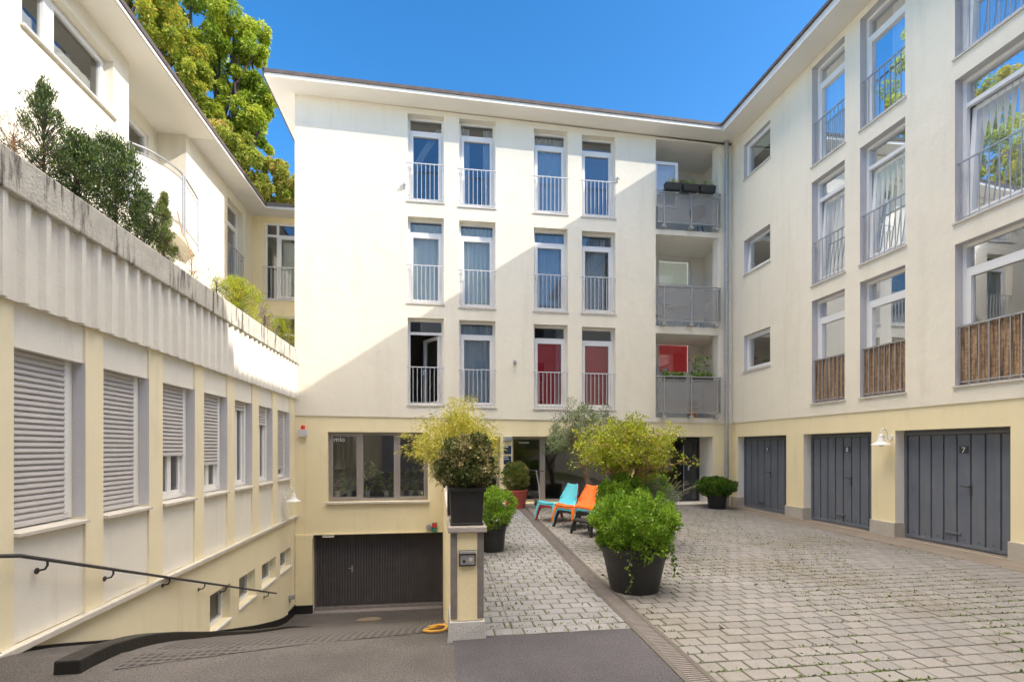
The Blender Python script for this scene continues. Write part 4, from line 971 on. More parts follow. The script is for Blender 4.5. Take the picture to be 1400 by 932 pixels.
# curved balcony
path = [(-5.70, 10.25), (-5.5, 10.45), (-5.36, 10.72), (-5.28, 11.0), (-5.25, 11.3), (-5.33, 11.85), (-5.42, 12.35)]
def interp(pts, k=5):
    out = []
    for i in range(len(pts) - 1):
        p0, p1, p2, p3 = pts[max(i - 1, 0)], pts[i], pts[i + 1], pts[min(i + 2, len(pts) - 1)]
        for j in range(k):
            t = j / k; out.append(tuple(.5 * (2 * p1[a] + (p2[a] - p0[a]) * t + (2 * p0[a] - 5 * p1[a] + 4 * p2[a] - p3[a]) * t * t + (3 * p1[a] - p0[a] - 3 * p2[a] + p3[a]) * t ** 3) for a in range(len(p1))))
    return out + [tuple(pts[-1])]
pp = interp(path); nP = len(pp)
sb = MB(); top = [(x, y, 6.2) for x, y in pp]; bot = [(XU + (x - XU) * .9, y, 6.02) for x, y in pp]
sb.add(top + [(XU, 12.45, 6.2)] + bot + [(XU, 12.45, 5.9)], [tuple(range(nP + 1)), tuple(range(nP + 1, 2 * nP + 2))[::-1]] + [(i, i + 1, nP + 2 + i, nP + 1 + i) for i in range(nP)])
sb.box(XU - .6, XU, y0r, y1r, 6.05, 6.198)
bal = sb.build('balcony_slab', 'cream', lf)
rl = MB(); rl.tube([(x, y, 7.32) for x, y in pp], .020); rl.tube([(x, y, 7.2) for x, y in pp], .010, 6); rl.tube([(x, y, 6.25) for x, y in pp], .012, 6)
for (x, y) in (pp[0], pp[20], pp[21], pp[-1]): rl.tube([(x + .02, y, 6.1), (x + .02, y, 7.32)], .016, 6)
rl = rl.build('balcony_railing', 'galv', bal, smooth=True)
pn = MB(); k = len(pp); pn.add([(x, y, z) for x, y in pp for z in (6.3, 7.17)], [(2 * i, 2 * i + 2, 2 * i + 3, 2 * i + 1) for i in range(k - 1)]); pn.build('frosted_panel', 'frost', bal, smooth=True)

# ================================================================== PIER + RETAINING WALL
wl = thing('ramp_wall', 'yellow ramp wall ending in a pier with grey corner strips and intercom', 'wall', (.25, 4.4, 0))
px0, px1, py0 = .105, .385, 4.40
def tube_strip(mb, *a): mb.box(*a)
q = MB(); yy = [py0 + .06 + .6 * i for i in range(16)]; yy = [y for y in yy if y < YB] + [YB - .002]
q.box(px0 + .0, px1 - .0, py0 + .01, YB - .002, -2.7, .92); q.build('wall', 'yellow', wl)
q = MB(); q.box(px0 - .004, px0 + .052, py0, py0 + .12, .17, .92); q.box(px1 - .052, px1 + .004, py0, py0 + .12, .17, .92); q.box(px0 + .052, px1 - .052, py0 + .004, py0 + .02, .12, .155); q.build('corner_strip', 'steelgrey', wl, bevel=.004)
q = MB(); q.box(px0 - .03, px1 + .03, py0 - .03, py0 + .62, .921, .975); q.box(px0 - .02, px1 + .02, py0 + .62, YB - .01, .921, .96); q.build('coping', 'slabstone', wl, bevel=.01)
q = MB(); q.hexa([(px0 - .04, py0 - .035, -.04), (px1 + .025, py0 - .02, -.04), (px1 + .03, py0 + .5, -.04), (px0 - .03, py0 + .55, -.6), (px0 - .012, py0 - .012, .15), (px1 + .012, py0 - .012, .15), (px1 + .012, py0 + .5, .15), (px0 - .012, py0 + .5, .15)]); q.build('base', 'basegrey', wl, bevel=.006)
q = MB(); q.box(px0 - .02, px0 - .001, py0 + .5, YB - .3, -2.7, -2.45); q.build('skirting', 'bitumen', wl)
it = thing('intercom', 'small steel intercom with hood and two round buttons set in the pier face', 'intercom', (.245, py0, .7))
zc_ = .70; q = MB(); q.box(.172, .318, py0 - .02, py0 + .009, zc_ - .068, zc_ + .068); q.build('housing', 'darkmetal', it, bevel=.006)
q = MB(); q.box(.184, .306, py0 - .026, py0 - .021, zc_ - .054, zc_ + .03); q.box(.176, .314, py0 - .045, py0 - .021, zc_ + .045, zc_ + .066); q.build('face_plate', 'galv', it, bevel=.003)
for (dx, dz, r_, m_) in ((-.03, -.022, .014, 'darkmetal'), (.028, -.008, .016, 'sill')):
    q = MB(); q.tube([(.245 + dx, py0 - .024, zc_ + dz), (.245 + dx, py0 - .034, zc_ + dz)], r_, 16); q.build('button', m_, it)
# hose
q = MB(); hp = [(x, y, rz(y) + .02 + e) for x, y, e in ((.08, 6.7, .0), (.06, 6.1, 0), (.05, 5.6, 0), (.0, 5.2, 0), (-.10, 5.02, 0), (-.14, 4.9, 0), (-.06, 4.82, 0), (.04, 4.86, 0), (.075, 4.98, .02), (.02, 5.12, .025), (-.07, 5.2, .01), (-.1, 5.32, 0))]
q.tube(interp(hp, 6), .013, 8); tag(q.build('garden_hose', 'hose', smooth=True), 'yellow hose looped on the ramp at the foot of the pier', 'hose')
# traffic lamps over the garage, round vent
X_, _, Z_ = onY(594, 720, YB); q = MB(); q.box(X_ - .06, X_ + .06, YB - .1, YB, Z_ - .12, Z_ + .12)
sg = q.build('signal_light', 'darkmetal', bevel=.008); tag(sg, 'small red over green signal light above the right end of the lower garage door', 'signal light')
q = MB(); q.box(X_ - .05, X_ + .05, YB - .115, YB - .1, Z_ + .008, Z_ + .11); q.build('red_lens', 'redlamp', sg); q = MB(); q.box(X_ - .05, X_ + .05, YB - .115, YB - .1, Z_ - .11, Z_ - .008); q.build('green_lens', 'greenlamp', sg)
X_, _, Z_ = onY(586.5, 720, YB); q = MB(); q.tube([(X_, YB, Z_), (X_, YB - .06, Z_)], .075, 20); q.tube([(X_, YB - .06, Z_), (X_, YB - .07, Z_)], .05, 20); tag(q.build('round_sounder', 'galv', smooth=True), 'round grey sounder beside the red and green signal light', 'sounder')
X_, _, Z_ = onY(415, 590, YB); al = thing('alarm_beacon', 'grey alarm box with a red beacon on the yellow wall left of the studio window', 'alarm', (X_, YB, Z_))
q = MB(); q.box(X_ - .1, X_ + .09, YB - .1, YB, Z_ - .13, Z_ + .06); q.build('housing', 'jamb', al, bevel=.01)
q = MB(); q.lathe([(.05, 0), (.05, .02), (.045, .09), (.03, .105), (.001, .108)], (X_, YB - .05, Z_ + .06), 18); q.build('beacon', 'redlamp', al, smooth=True)
# wall lamps
def wall_lamp(label, loc, rot):
    t = thing('wall_lamp', label, 'wall lamp', (0, 0, 0), 0, 'white swan neck wall lamps')
    q = MB(); q.tube([(0, .0, .0), (0, -.02, 0)], .035, 14); q.tube(interp([(0, -.0, 0), (0, -.03, -.06), (0, -.08, -.03), (0, -.09, .06), (0, -.13, .14), (0, -.19, .15), (0, -.22, .09), (0, -.22, .03)], 4), .011, 8); q.build('bracket', 'lampwhite', t, smooth=True)
    q = MB(); q.lathe([(.02, .05), (.05, .03), (.055, -.04), (.06, -.05), (.075, -.09), (.16, -.14), (.165, -.15), (.15, -.148), (.05, -.10), (.001, -.09)], (0, -.22, 0), 24); q.build('shade', 'lampwhite', t, smooth=True)
    q = MB(); q.lathe([(.05, -.11), (.05, -.15), (.03, -.175), (.001, -.18)], (0, -.22, 0), 16); q.build('bulb_glass', 'ink', t, smooth=True)
    t.location = loc; t.rotation_euler = (0, 0, rot); return t
a = onX(1212, 598, XR - .0); lamp1 = wall_lamp('white enamel lamp on the yellow pillar between the two nearer garages', (XR, onX(1206, 600, XR - .2)[1], onX(1206, 597, XR - .2)[2]), R(-90))
b = onX(388, 680, XL); dup(lamp1, (XL, onX(388, 680, XL)[1] - .0, onX(392, 679, XL + .2)[2]), R(90), 'white enamel lamp at the far end of the left wall above the ledge')
# small blue flood light
X_, Y_, Z_ = onX(395, 822, XL); q = MB(); q.box(XL, XL + .12, Y_ - .05, Y_ + .07, -2.05, -1.95); q.tube([(XL, Y_, -2.1), (XL + .05, Y_, -2.1)], .03); tag(q.build('socket_box', 'galv', bevel=.01), 'small grey socket low on the left wall near the lower garage', 'socket')
# handrail
hr = thing('handrail', 'thin dark handrail with curved brackets sloping down the left wall beside the ramp', 'handrail', (XL, 8, -.5))
def hz(y): return .73 - (y - 4.9) * .33
hx = XL + .09
q = MB(); q.tube([(hx, 1.0, hz(4.6) + .0 if False else .83), (hx, 4.4, .83), (hx, 4.9, hz(4.9)), (hx, 11.8, hz(11.8))], .017, 8); q.build('rail', 'darkmetal', hr, smooth=True)
for xx in (65, 155, 232, 280, 309, 367):
    y = onX(xx, 780, hx)[1]; z = hz(y); q = MB(); q.tube([(hx, y, z), (hx, y, z - .05), (hx - .02, y, z - .085), (XL, y, z - .10)], .010, 6); q.tube([(XL, y, z - .10), (XL + .006, y, z - .1)], .03, 10); q.build('bracket', 'darkmetal', hr, smooth=True)

# ================================================================== PLANTS AND POTS
def pot(parent, c, r0, r1, h, m='blackpot', lip=.03):
    q = MB(); q.lathe([(r0, 0), (r0 * 1.02, .02), (r1 * .93, h - .16 * h / .5), (r1 * .97, h - .13 * h / .5), (r1 * .97, h - lip * 1.6), (r1 * 1.03, h - lip * 1.4), (r1 * 1.03, h - .008), (r1 * .99, h), (r1 * .9, h - .005), (r1 * .88, h - .05), (.001, h - .05)], c, 40)
    return q.build('pot', m, parent, smooth=True)
def soil(parent, c, r, z):
    q = MB(); q.lathe([(r, 0), (r * .8, .02), (.001, .03)], (c[0], c[1], z), 20); q.build('soil', 'soil', parent)
# big pot
cx, cy = 2.27, 5.66; z0 = gz(cx, cy)
t = thing('potted_shrub', 'big round black pot with bright green box shrub and trailing ivy, nearest on the paving', 'potted plant', (cx, cy, z0), 0, 'potted shrubs in the courtyard')
pot(t, (cx, cy, z0), .275, .375, .52, lip=.045); soil(t, (cx, cy), .32, z0 + .47)
bush(t, (cx + .04, cy, z0 + .74), (.475, .44, .34), 'bright', 430, .055, 62, .036, .019, .16, .30, bottom=-.8)
q = MB(); ivyp = []
for (ang, ln, sp) in ((-118, .46, .0), (-40, .30, .05)):
    a = R(ang); x0, y0 = cx + math.cos(a) * (.40 + sp), cy + math.sin(a) * (.40 + sp); zt0 = z0 + .53
    pts = [(x0 + .04 * math.sin(k * .9) * .5, y0 + .0 * k + (.01 if k % 2 else 0), zt0 - ln * k / 12) for k in range(13)]
    q.tube(pts, .003, 5); 
    for p_ in pts[1:]:
        for _ in range(2): ivyp.append((p_[0] + random.gauss(0, .018), p_[1] - .01, p_[2] + random.gauss(0, .01)))
q.build('ivy_stems', 'bark', t); leaf_mesh('ivy_leaves', np.array(ivyp), 'box', .042, .04, t, up=-.4)
# square planter on the pier
t = thing('planter_shrub', 'black square planter on the pier holding a variegated cream and green shrub', 'potted plant', (.245, 4.62, .975))
X0, X1 = .095, .395; q = MB(); q.hexa([(X0 + .015, 4.44, .977), (X1 - .015, 4.44, .977), (X1 - .015, 4.74, .977), (X0 + .015, 4.74, .977), (X0, 4.42, 1.28), (X1, 4.42, 1.28), (X1, 4.76, 1.28), (X0, 4.76, 1.28)])
q.box(X0 - .015, X1 + .015, 4.405, 4.775, 1.27, 1.31); q.box(X0 + .005, X1 - .005, 4.43, 4.75, .976, 1.0); q.build('planter', 'blackpot', t, bevel=.008)
bush(t, (.235, 4.6, 1.50), (.245, .24, .205), 'varieg', 330, .038, 50, .030, .016, .15, .2, bottom=-.9)
# bamboo in a second planter behind
t = thing('bamboo', 'feathery yellow green bamboo rising behind the shrub on the pier', 'bamboo', (.22, 5.45, .96))
q = MB(); q.box(.09, .38, 5.25, 5.65, .961, 1.22); q.build('planter', 'blackpot', t, bevel=.01)
st = MB(); LP = []; LT = []
for i in range(76):
    a = random.uniform(0, 6.28); sp = random.uniform(.05, 1.0) ** .8; rx = .47 * sp * math.cos(a); rx *= .62 if rx > 0 else 1; ry = .45 * sp * math.sin(a); hh = random.uniform(.38, .90) * (1.05 - .42 * sp) + .12
    if i < 5: hh = random.uniform(.92, 1.12); rx *= .7
    b0 = Vector((.235 + rx * .15, 5.45 + ry * .15, 1.18)); b1 = Vector((.235 + rx, 5.45 + ry, 1.2 + hh))
    pts = [b0.lerp(b1, k / 10) + Vector((rx * .25, ry * .25, -.10 * hh)) * (k / 10) ** 3 for k in range(11)]
    st.tube(pts, [.005 - .0035 * k / 10 for k in range(11)], 5)
    for k in range(3, 11):
        for _ in range(6 if k < 8 else 8):
            side = Vector((random.uniform(-1, 1), random.uniform(-1, 1), random.uniform(-.25, .5))).normalized(); e_ = pts[k] + side * random.uniform(.03, .14)
            for __ in range(7):
                dd = (side * .7 + Vector((random.gauss(0, .5), random.gauss(0, .5), random.gauss(-.25, .4)))).normalized(); LP.append(e_ + Vector((random.gauss(0, .02), random.gauss(0, .02), random.gauss(0, .02)))); LT.append(dd)
st.build('canes', 'cane', t)
leaf_mesh('foliage', np.array(LP), 'bamboo', .058, .008, t, T=np.array(LT), droop=.25)
# pots right of the pier
def ball_pot(label, cx, cy, r, h, rad, zc, rz_, m, potm='blackpot', n=260, per=60, L=.026, W=.014, r0=None, name='potted_shrub', bottom=-.85):
    z0 = gz(cx, cy); t = thing(name, label, 'potted plant', (cx, cy, z0), 0, 'potted shrubs in the courtyard')
    pot(t, (cx, cy, z0), r0 or r * .82, r, h, potm, .03); soil(t, (cx, cy), r * .85, z0 + h - .04)
    bush(t, (cx, cy, z0 + zc), (rad, rad, rz_), m, n, .045, per, L, W, .10, .3, bottom=bottom); return t
ball_pot('black pot with a round green shrub right behind the pier', .83, 7.95, .23, .42, .37, .66, .33, 'bright', n=260, per=45, L=.036, W=.018)
ball_pot('small green shrub peeping out behind the black pot by the pier', .80, 9.3, .2, .40, .27, .66, .27, 'bright', n=130, per=40, L=.036, W=.018)
ball_pot('terracotta pot with a clipped round shrub in front of the glass door', *[onY(705, 690, 12.75)[0], 12.75], .30, .46, .33, .78, .33, 'redshrub', 'terracotta', n=300, per=70, r0=.24, bottom=-.9)
x_ = onY(977.5, 690, 13.0)[0]
ball_pot('black pot with a dark glossy shrub beside the downpipe and the right entrance', x_, 12.9, .27, .42, .46, .60, .24, 'box', n=260, per=60, L=.05, W=.028)
# shrubs behind the big pot
cx, cy = onY(853, 690, 7.6)[0], 7.6
ball_pot('second black pot with bright green shrub hidden behind the nearest pot', cx, cy, .30, .48, .37, .80, .34, 'bright', n=300, per=45, L=.042, W=.02)
cx, cy = onY(889, 690, 8.3)[0], 8.3
ball_pot('pot with a bright green shrub between the lavender and the nearest pot', cx, cy, .28, .48, .32, .80, .34, 'bright', n=240, per=45, L=.042, W=.02)
# lavender
cx, cy = onY(897, 690, 8.0)[0], 8.0; z0 = gz(cx, cy)
t = thing('lavender', 'grey green lavender with tall dry flower stalks leaning to the right', 'potted plant', (cx, cy, z0))
pot(t, (cx, cy, z0), .17, .22, .5); z0 += .2; LP = []; LT = []; st = MB(); HD = []
for i in range(420):
    a = random.uniform(0, 6.28); sp = random.random() ** .6; dx, dy = math.cos(a) * .34 * sp, math.sin(a) * .3 * sp; hh = random.uniform(.28, .55) * (1.1 - .4 * sp)
    b0 = Vector((cx + dx * .3, cy + dy * .3, z0 + .3)); b1 = Vector((cx + dx * 1.1 + .05, cy + dy, z0 + .32 + hh))
    for k in range(9):
        p_ = b0.lerp(b1, .2 + .8 * k / 8); 
        for _ in range(3): LP.append(p_ + Vector((random.gauss(0, .012), random.gauss(0, .012), 0))); LT.append((Vector((dx, dy, .4)) + Vector((random.gauss(0, .35), random.gauss(0, .35), random.gauss(0, .3)))).normalized())
    if i < 60:
        b2 = b1 + Vector((dx * .9 + .10, dy * .3, random.uniform(.12, .26))); st.tube([b1, b1.lerp(b2, .5) + Vector((0, 0, .02)), b2], .0018, 4, False)
        for k in range(14): HD.append(b2 + (b1 - b2).normalized() * random.uniform(0, .07) + Vector((random.gauss(0, .005), random.gauss(0, .005), 0)))
leaf_mesh('foliage', np.array(LP), 'lav', .04, .006, t, T=np.array(LT)); st.build('stalks', 'stalk', t); leaf_mesh('flower_heads', np.array(HD), 'dry', .014, .007, t, up=.5)
# standard tree with orange twigs
cx, cy = onY(859, 690, 7.9)[0], 7.9; z0 = gz(cx, cy)
t = thing('standard_tree', 'umbrella shaped potted tree with yellow green leaves and reddish twigs behind the nearest pot', 'tree', (cx, cy, z0))
pot(t, (cx, cy, z0), .22, .28, .40)
st = MB(); tz = z0 + .95; st.tube([(cx, cy, z0 + .3), (cx + .01, cy, tz - .2), (cx, cy, tz)], [.028, .024, .022], 8); tips = []
for i in range(40):
    a = 2.4 * i + random.uniform(-.3, .3); sp = math.sqrt((i + .5) / 40) ; rx, ry = math.cos(a) * .76 * sp, math.sin(a) * .68 * sp; zz = z0 + 2.08 - .55 * sp ** 2 + random.uniform(-.12, .12)
    if rx > 0: rx *= .98
    e_ = Vector((cx + rx * .8, cy + ry * .8, tz + (zz - tz) * .8)); pts = branch(st, (cx, cy, tz - .03), e_, .011, .004, .10, 5, 6)
    for k in range(6):
        pb = pts[random.randint(2, 6)]; e2 = pb + Vector((random.gauss(0, .16) + rx * .18, random.gauss(0, .16) + ry * .18, random.uniform(.02, .26))); st.tube([pb, pb.lerp(e2, .5) + Vector((random.gauss(0, .02), random.gauss(0, .02), 0)), e2], [.006, .004, .0025], 4, False); tips.append(e2)
        for _ in range(2):
            e3 = e2 + Vector((random.gauss(0, .1) + rx * .1, random.gauss(0, .1), random.uniform(-.05, .14))); st.tube([e2, e3], [.003, .0018], 3, False); tips.append(e3)
st.build('branches', 'twig', t)
P, O, T = clumps([(p.x, p.y, p.z, random.uniform(.05, .12)) for p in tips if p.z > z0 + 1.35 or random.random() < .35], 20)
hh = (P[:, 2] - (z0 + 1.1)) / 1.1
leaf_mesh('foliage', P, 'std', .042, .027, t, up=.2, out=O * .5, tone=T * .75 + .22 * (rng.random(len(T)) < .12))
# olive tree
ybo = 11.9; cx = onY(806, 690, ybo)[0]; cy = ybo; z0 = gz(cx, cy)
t = thing('olive_tree', 'silvery olive tree with a forked pale trunk behind the blue and orange chairs', 'tree', (cx, cy, z0))
pot(t, (cx, cy, z0), .24, .30, .42)
st = MB(); f1 = Vector(onY(799, 643, ybo)); l1 = Vector(onY(776, 596, ybo)); r1 = Vector(onY(818, 612, ybo))
branch(st, (cx, cy, z0 + .35), f1, .085, .06, .06, 10, 6); branch(st, f1, l1, .05, .03, .05, 8); branch(st, f1, r1, .05, .028, .05, 8)
cents = [(x, y, r) for x, y, r in ((765, 612, 12), (762, 590, 13), (775, 574, 14), (792, 565, 14), (808, 568, 14), (822, 574, 14), (838, 584, 14), (850, 598, 12), (800, 585, 14), (780, 592, 13), (770, 603, 10), (820, 596, 14), (835, 605, 13), (758, 603, 8), (812, 612, 9))]
C_ = []
for x, y, r in cents:
    for k in range(9):
        q_ = onY(x + random.gauss(0, r * .5), y + random.gauss(0, r * .5), ybo + random.gauss(0, .45)); C_.append((*q_, .12 * random.uniform(.7, 1.3)))
        if k < 4: branch(st, random.choice((l1, r1)), q_, .012, .004, .1, 5, 5)
st.build('trunk', 'bark', t, smooth=True)
P, O, T = clumps(C_, 120); leaf_mesh('foliage', P, 'olive', .05, .016, t, up=.1, out=O * .5, tone=T)

# ---- planting on the terrace parapet
TX = XL - .38
def terr(x): return onX(x, 600, TX)[1]
def spray(label, name, x, y_top, wpx, m, n=150, per=40, cr=.07, L=.04, W=.008, kind='cone', shape=None, dry=False, trunkm='darkbark'):
    Y = terr(x); zb = ZP - .08; zt = onX(x, y_top, TX)[2]; d_ = TX / ray(x, 600)[0]; rad = wpx * d_ / F * .5
    t = thing(name, label, 'shrub', (TX, Y, zb)); st = MB(); C_ = []; hgt = zt - zb
    st.tube([(TX, Y, zb), (TX, Y, zb + hgt * .9)], [.018, .004], 6)
    for i in range(n):
        s = random.random() ** (.8 if kind == 'cone' else .6); a = random.uniform(0, 6.28)
        rr = rad * ((1 - s) ** .75 + .06 if kind == 'cone' else math.sin(math.pi * min(1, .15 + .8 * s)) ** .6) * random.choice((.3, .6, .9, 1.1, 1.35)) * random.uniform(.8, 1.1)
        p_ = (TX + math.cos(a) * rr * .8, Y + math.sin(a) * rr, zb + .05 + hgt * .97 * s + (.1 * rr if kind == 'cone' else 0)); C_.append((*p_, cr * random.uniform(.6, 1.3)))
        if i % 2 == 0: st.tube([(TX, Y, zb + hgt * s * .8), p_], [.005, .0015], 4, False)
    st.build('stems', trunkm, t); C_ = [c for k, c in enumerate(C_) if k % 4]; P, O, T = clumps(C_, per * .8, 1.4)
    D = P - np.array([TX, Y, zb + hgt * .3]); D /= np.linalg.norm(D, axis=1)[:, None]
    leaf_mesh('foliage', P, m, L, W, t, up=.5, out=D * .9, tone=T); return t
spray('bare brownish shrub at the far left of the concrete parapet', 'dry_shrub', 18, 172, 75, 'dry', 60, 9, .09, .05, .006, 'round', trunkm='twig')
spray('tall open juniper with feathery tip on the parapet', 'juniper', 60, 118, 92, 'conifer', 330, 30, .045, .04, .010)
spray('dark green yew, left one of the middle pair on the parapet', 'yew', 108, 192, 56, 'conifer', 230, 60, .07, .04, .014, 'round')
spray('broad dark green yew with light tips on the parapet below the ribbon window', 'yew', 158, 200, 84, 'conifer', 300, 55, .08, .045, .014, 'round')
spray('low green conifer just left of the small pointed cypress', 'yew', 197, 268, 36, 'conifer', 150, 50, .06, .04, .013, 'round')
spray('small pointed cypress with bronze green foliage below the curved balcony', 'cypress', 224, 268, 34, 'redshrub', 300, 80, .04, .03, .007)
spray('wispy grey seed head plant on the parapet below the curved balcony', 'wild_plant', 262, 345, 40, 'dry', 50, 10, .06, .03, .008, 'round', trunkm='twig')
spray('tall wispy weeds beside the yellow green shrub on the parapet', 'wild_plant', 296, 378, 34, 'lav', 60, 14, .06, .03, .008, 'round')
spray('yellow green shrub spilling over the parapet', 'trailing_shrub', 325, 386, 66, 'std', 300, 55, .07, .04, .012, 'round')
spray('yellow green shrub at the far end of the parapet by the building corner', 'trailing_shrub', 386, 438, 40, 'std', 160, 45, .07, .04, .012, 'round')
spray('pinkish flowering plant near the terrace window', 'wild_plant', 362, 425, 26, 'dry', 70, 24, .06, .03, .012, 'round')
# hanging vine stalk from balcony
q = MB(); v0 = Vector(onX(243, 290, -5.2)); v1 = Vector(onX(262, 350, -4.4)); q.tube(interp([tuple(v0), tuple(v0.lerp(v1, .3) + Vector((0, 0, -.1))), tuple(v0.lerp(v1, .7)), tuple(v1)], 6), .013, 6); tag(q.build('vine_stalk', 'twig'), 'bare orange brown vine stalk climbing to the curved balcony', 'plant')

# ---- trees behind the left wing
def big_tree(label, base, items, m, name='tree', per=300, L=.26, W=.14, depth=1.8):
    t = thing(name, label, 'tree', base); st = MB(); b = Vector(base); C_ = []; ends = []
    for (x, y, r, Yd) in items:
        c = Vector(onY(x, y, Yd)); d_ = Yd / ray(x, y)[1]; rm = r * d_ / F
        for k in range(8):
            dv = np.array([random.gauss(0, .7), random.gauss(0, depth * .5), random.gauss(0, .7)]) * rm; C_.append((c.x + dv[0], c.y + dv[1], c.z + dv[2], rm * random.uniform(.25, .6)))
        ends.append(c)
    top = sum(ends, Vector()) / len(ends); fork = b.lerp(top, .55); st.tube([b, b.lerp(fork, .5) + Vector((.2, 0, 0)), fork], [.38, .3, .24], 10)
    for c in ends: branch(st, fork, c, .14, .03, .1, 6, 7)
    tr = st.build('trunk', 'darkbark', t, smooth=True)
    P, O, T = clumps(C_, per); leaf_mesh('crown', P, m, L, W, t, up=-.1, out=O * .4, tone=T, droop=.2); return t
big_tree('tall green deciduous tree rising behind the left wing', (*onY(285, 450, 25)[:2], 0),
  [(285, -40, 40, 25), (240, -60, 40, 26), (262, 8, 26, 25), (290, 22, 26, 25), (318, 40, 22, 25), (343, 55, 19, 25), (330, 78, 20, 24.5), (352, 72, 10, 24.6), (300, 62, 24, 25), (270, 45, 24, 25), (310, 100, 20, 25), (345, 108, 15, 24.8), (342, 140, 19, 24.5), (362, 150, 13, 24.5), (330, 165, 18, 24.6), (318, 132, 16, 25.3), (295, 90, 20, 26), (350, 178, 14, 24.5), (262, -15, 30, 25.5), (305, 165, 14, 25), (315, 200, 16, 25)], 'tree_green', per=330, L=.17, W=.075)
big_tree('golden leaved tree in front of the tall green one behind the left wing', (*onY(215, 450, 22)[:2], 0),
  [(180, -5, 22, 22), (205, 22, 24, 22), (232, 48, 22, 22), (225, 15, 22, 22.5), (250, 85, 18, 22), (262, 105, 14, 22), (240, 75, 20, 22.5), (275, 120, 13, 22), (200, -20, 24, 22), (285, 148, 12, 22), (255, 65, 16, 23), (220, 55, 16, 22.5), (268, 90, 10, 22.3)], 'tree_gold', per=300, L=.15, W=.07)
big_tree('lower tree with reddish tips beside the corner of the apartment block', (*onY(370, 450, 21)[:2], 0),
  [(340, 215, 17, 21), (365, 228, 15, 21), (385, 245, 14, 21), (398, 262, 14, 21), (350, 245, 16, 21), (372, 262, 16, 21), (330, 235, 14, 21), (312, 190, 14, 21.5), (328, 200, 14, 21.5), (390, 275, 12, 21), (355, 270, 14, 21), (380, 232, 9, 21), (412, 262, 12, 21), (300, 178, 12, 21.5)], 'tree_red', per=300, L=.14, W=.065)

# ================================================================== CHAIRS
def lounge_chair(label, m, loc, rot, group='stacked plastic lounge chairs'):
    """moulded one piece low lounge chair; local front is -Y"""
    t = thing('lounge_chair', label, 'chair', (0, 0, 0), 0, group)
    # profile (y, z, half width, side drop)
    S = [(-.42, .350, .27, .13), (-.40, .372, .275, .12), (-.30, .375, .28, .085), (-.15, .335, .285, .08), (.0, .290, .29, .08), (.10, .272, .29, .08), (.18, .300, .28, .085), (.26, .40, .255, .08), (.33, .53, .225, .06), (.39, .66, .185, .045), (.415, .715, .165, .035), (.43, .715, .16, .04)]
    S = interp(S, 3); K = 16; vs = []
    for (y, z, hw, dr_) in S:
        for k in range(K + 1):
            s = -1 + 2 * k / K; a = abs(s)
            if a > .82: e = (a - .82) / .18; xx = hw * (.93 + .07 * math.sin(e * math.pi / 2)); zz = z + .022 - dr_ * (1 - math.cos(e * math.pi / 2)) * 1.0
            else: xx = hw * a / .82 * .93; zz = z + .022 * (a / .82) ** 2
            lean = max(0, (z - .3)) ; vs.append((math.copysign(xx, s), y - (.03 * (a / .82) ** 2 if z > .42 else 0), zz))
    n = len(S); q = MB(); q.add(vs, [(i * (K + 1) + k, i * (K + 1) + k + 1, (i + 1) * (K + 1) + k + 1, (i + 1) * (K + 1) + k) for i in range(n - 1) for k in range(K)])
    o = q.build('shell', m, t, smooth=True); sd = o.modifiers.new('thick', 'SOLIDIFY'); sd.thickness = .012; sd.offset = -1
    # apron between the front legs
    def leg(top, mid, foot, w0, w1):
        q = MB(); pts = interp([top, mid, foot], 5); vs = []; N_ = len(pts)
        for i, p in enumerate(pts):
            w_ = w0 + (w1 - w0) * i / (N_ - 1); vs += [(p[0] - w_, p[1] - w_, p[2]), (p[0] + w_, p[1] - w_, p[2]), (p[0] + w_, p[1] + w_, p[2]), (p[0] - w_, p[1] + w_, p[2])]
        q.add(vs, [(i * 4 + k, i * 4 + (k + 1) % 4, (i + 1) * 4 + (k + 1) % 4, (i + 1) * 4 + k) for i in range(N_ - 1) for k in range(4)] + [(3, 2, 1, 0), tuple(4 * N_ - 4 + k for k in range(4))])
        return q.build('leg', m, t, smooth=True, bevel=.01)
    for s in (-1, 1):
        leg((s * .225, -.375, .345), (s * .265, -.42, .2), (s * .295, -.455, 0), .042, .020); leg((s * .235, .14, .30), (s * .265, .25, .16), (s * .285, .33, 0), .042, .020)
    q = MB(); q.add([(x, y, z) for x, y, z in ((-.25, -.405, .36), (.25, -.405, .36), (.25, -.42, .29), (.14, -.418, .315), (-.14, -.418, .315), (-.25, -.42, .29))], [(0, 1, 2, 3, 4, 5)]); q.build('front_apron', m, t)
    for s in (-1, 1):
        q = MB(); q.add([(s * .278, -.40, .36), (s * .288, -.1, .32), (s * .288, .12, .27), (s * .285, .2, .16), (s * .27, .10, .225), (s * .28, -.1, .255), (s * .28, -.3, .275), (s * .285, -.42, .22)], [(0, 1, 6, 7), (1, 2, 4, 5), (1, 5, 6), (2, 3, 4)]); q.build('side_rail', m, t)
    t.location = loc; t.rotation_euler = (0, 0, rot); return t
rc = R(-60)
def P_(x, y, dz): return (x, y, gz(x, y) + dz)
bx, by = 2.60, 10.68; ox, oy = 2.80, 9.90
lounge_chair('light blue moulded lounge chair on top of a red one, left of the orange chair', 'chair_blue', P_(bx, by, .045), rc)
lounge_chair('red lounge chair nested under the light blue chair, only its legs showing', 'chair_red', P_(bx + .01, by, 0), rc)
lounge_chair('glossy orange moulded lounge chair topping the right stack', 'chair_orange', P_(ox, oy, .09), rc)
lounge_chair('light blue lounge chair nested directly under the orange chair', 'chair_blue', P_(ox + .01, oy - .005, .045), rc)
lounge_chair('black lounge chair at the bottom of the stack under the orange chair', 'chair_black', P_(ox + .02, oy - .01, 0), rc)
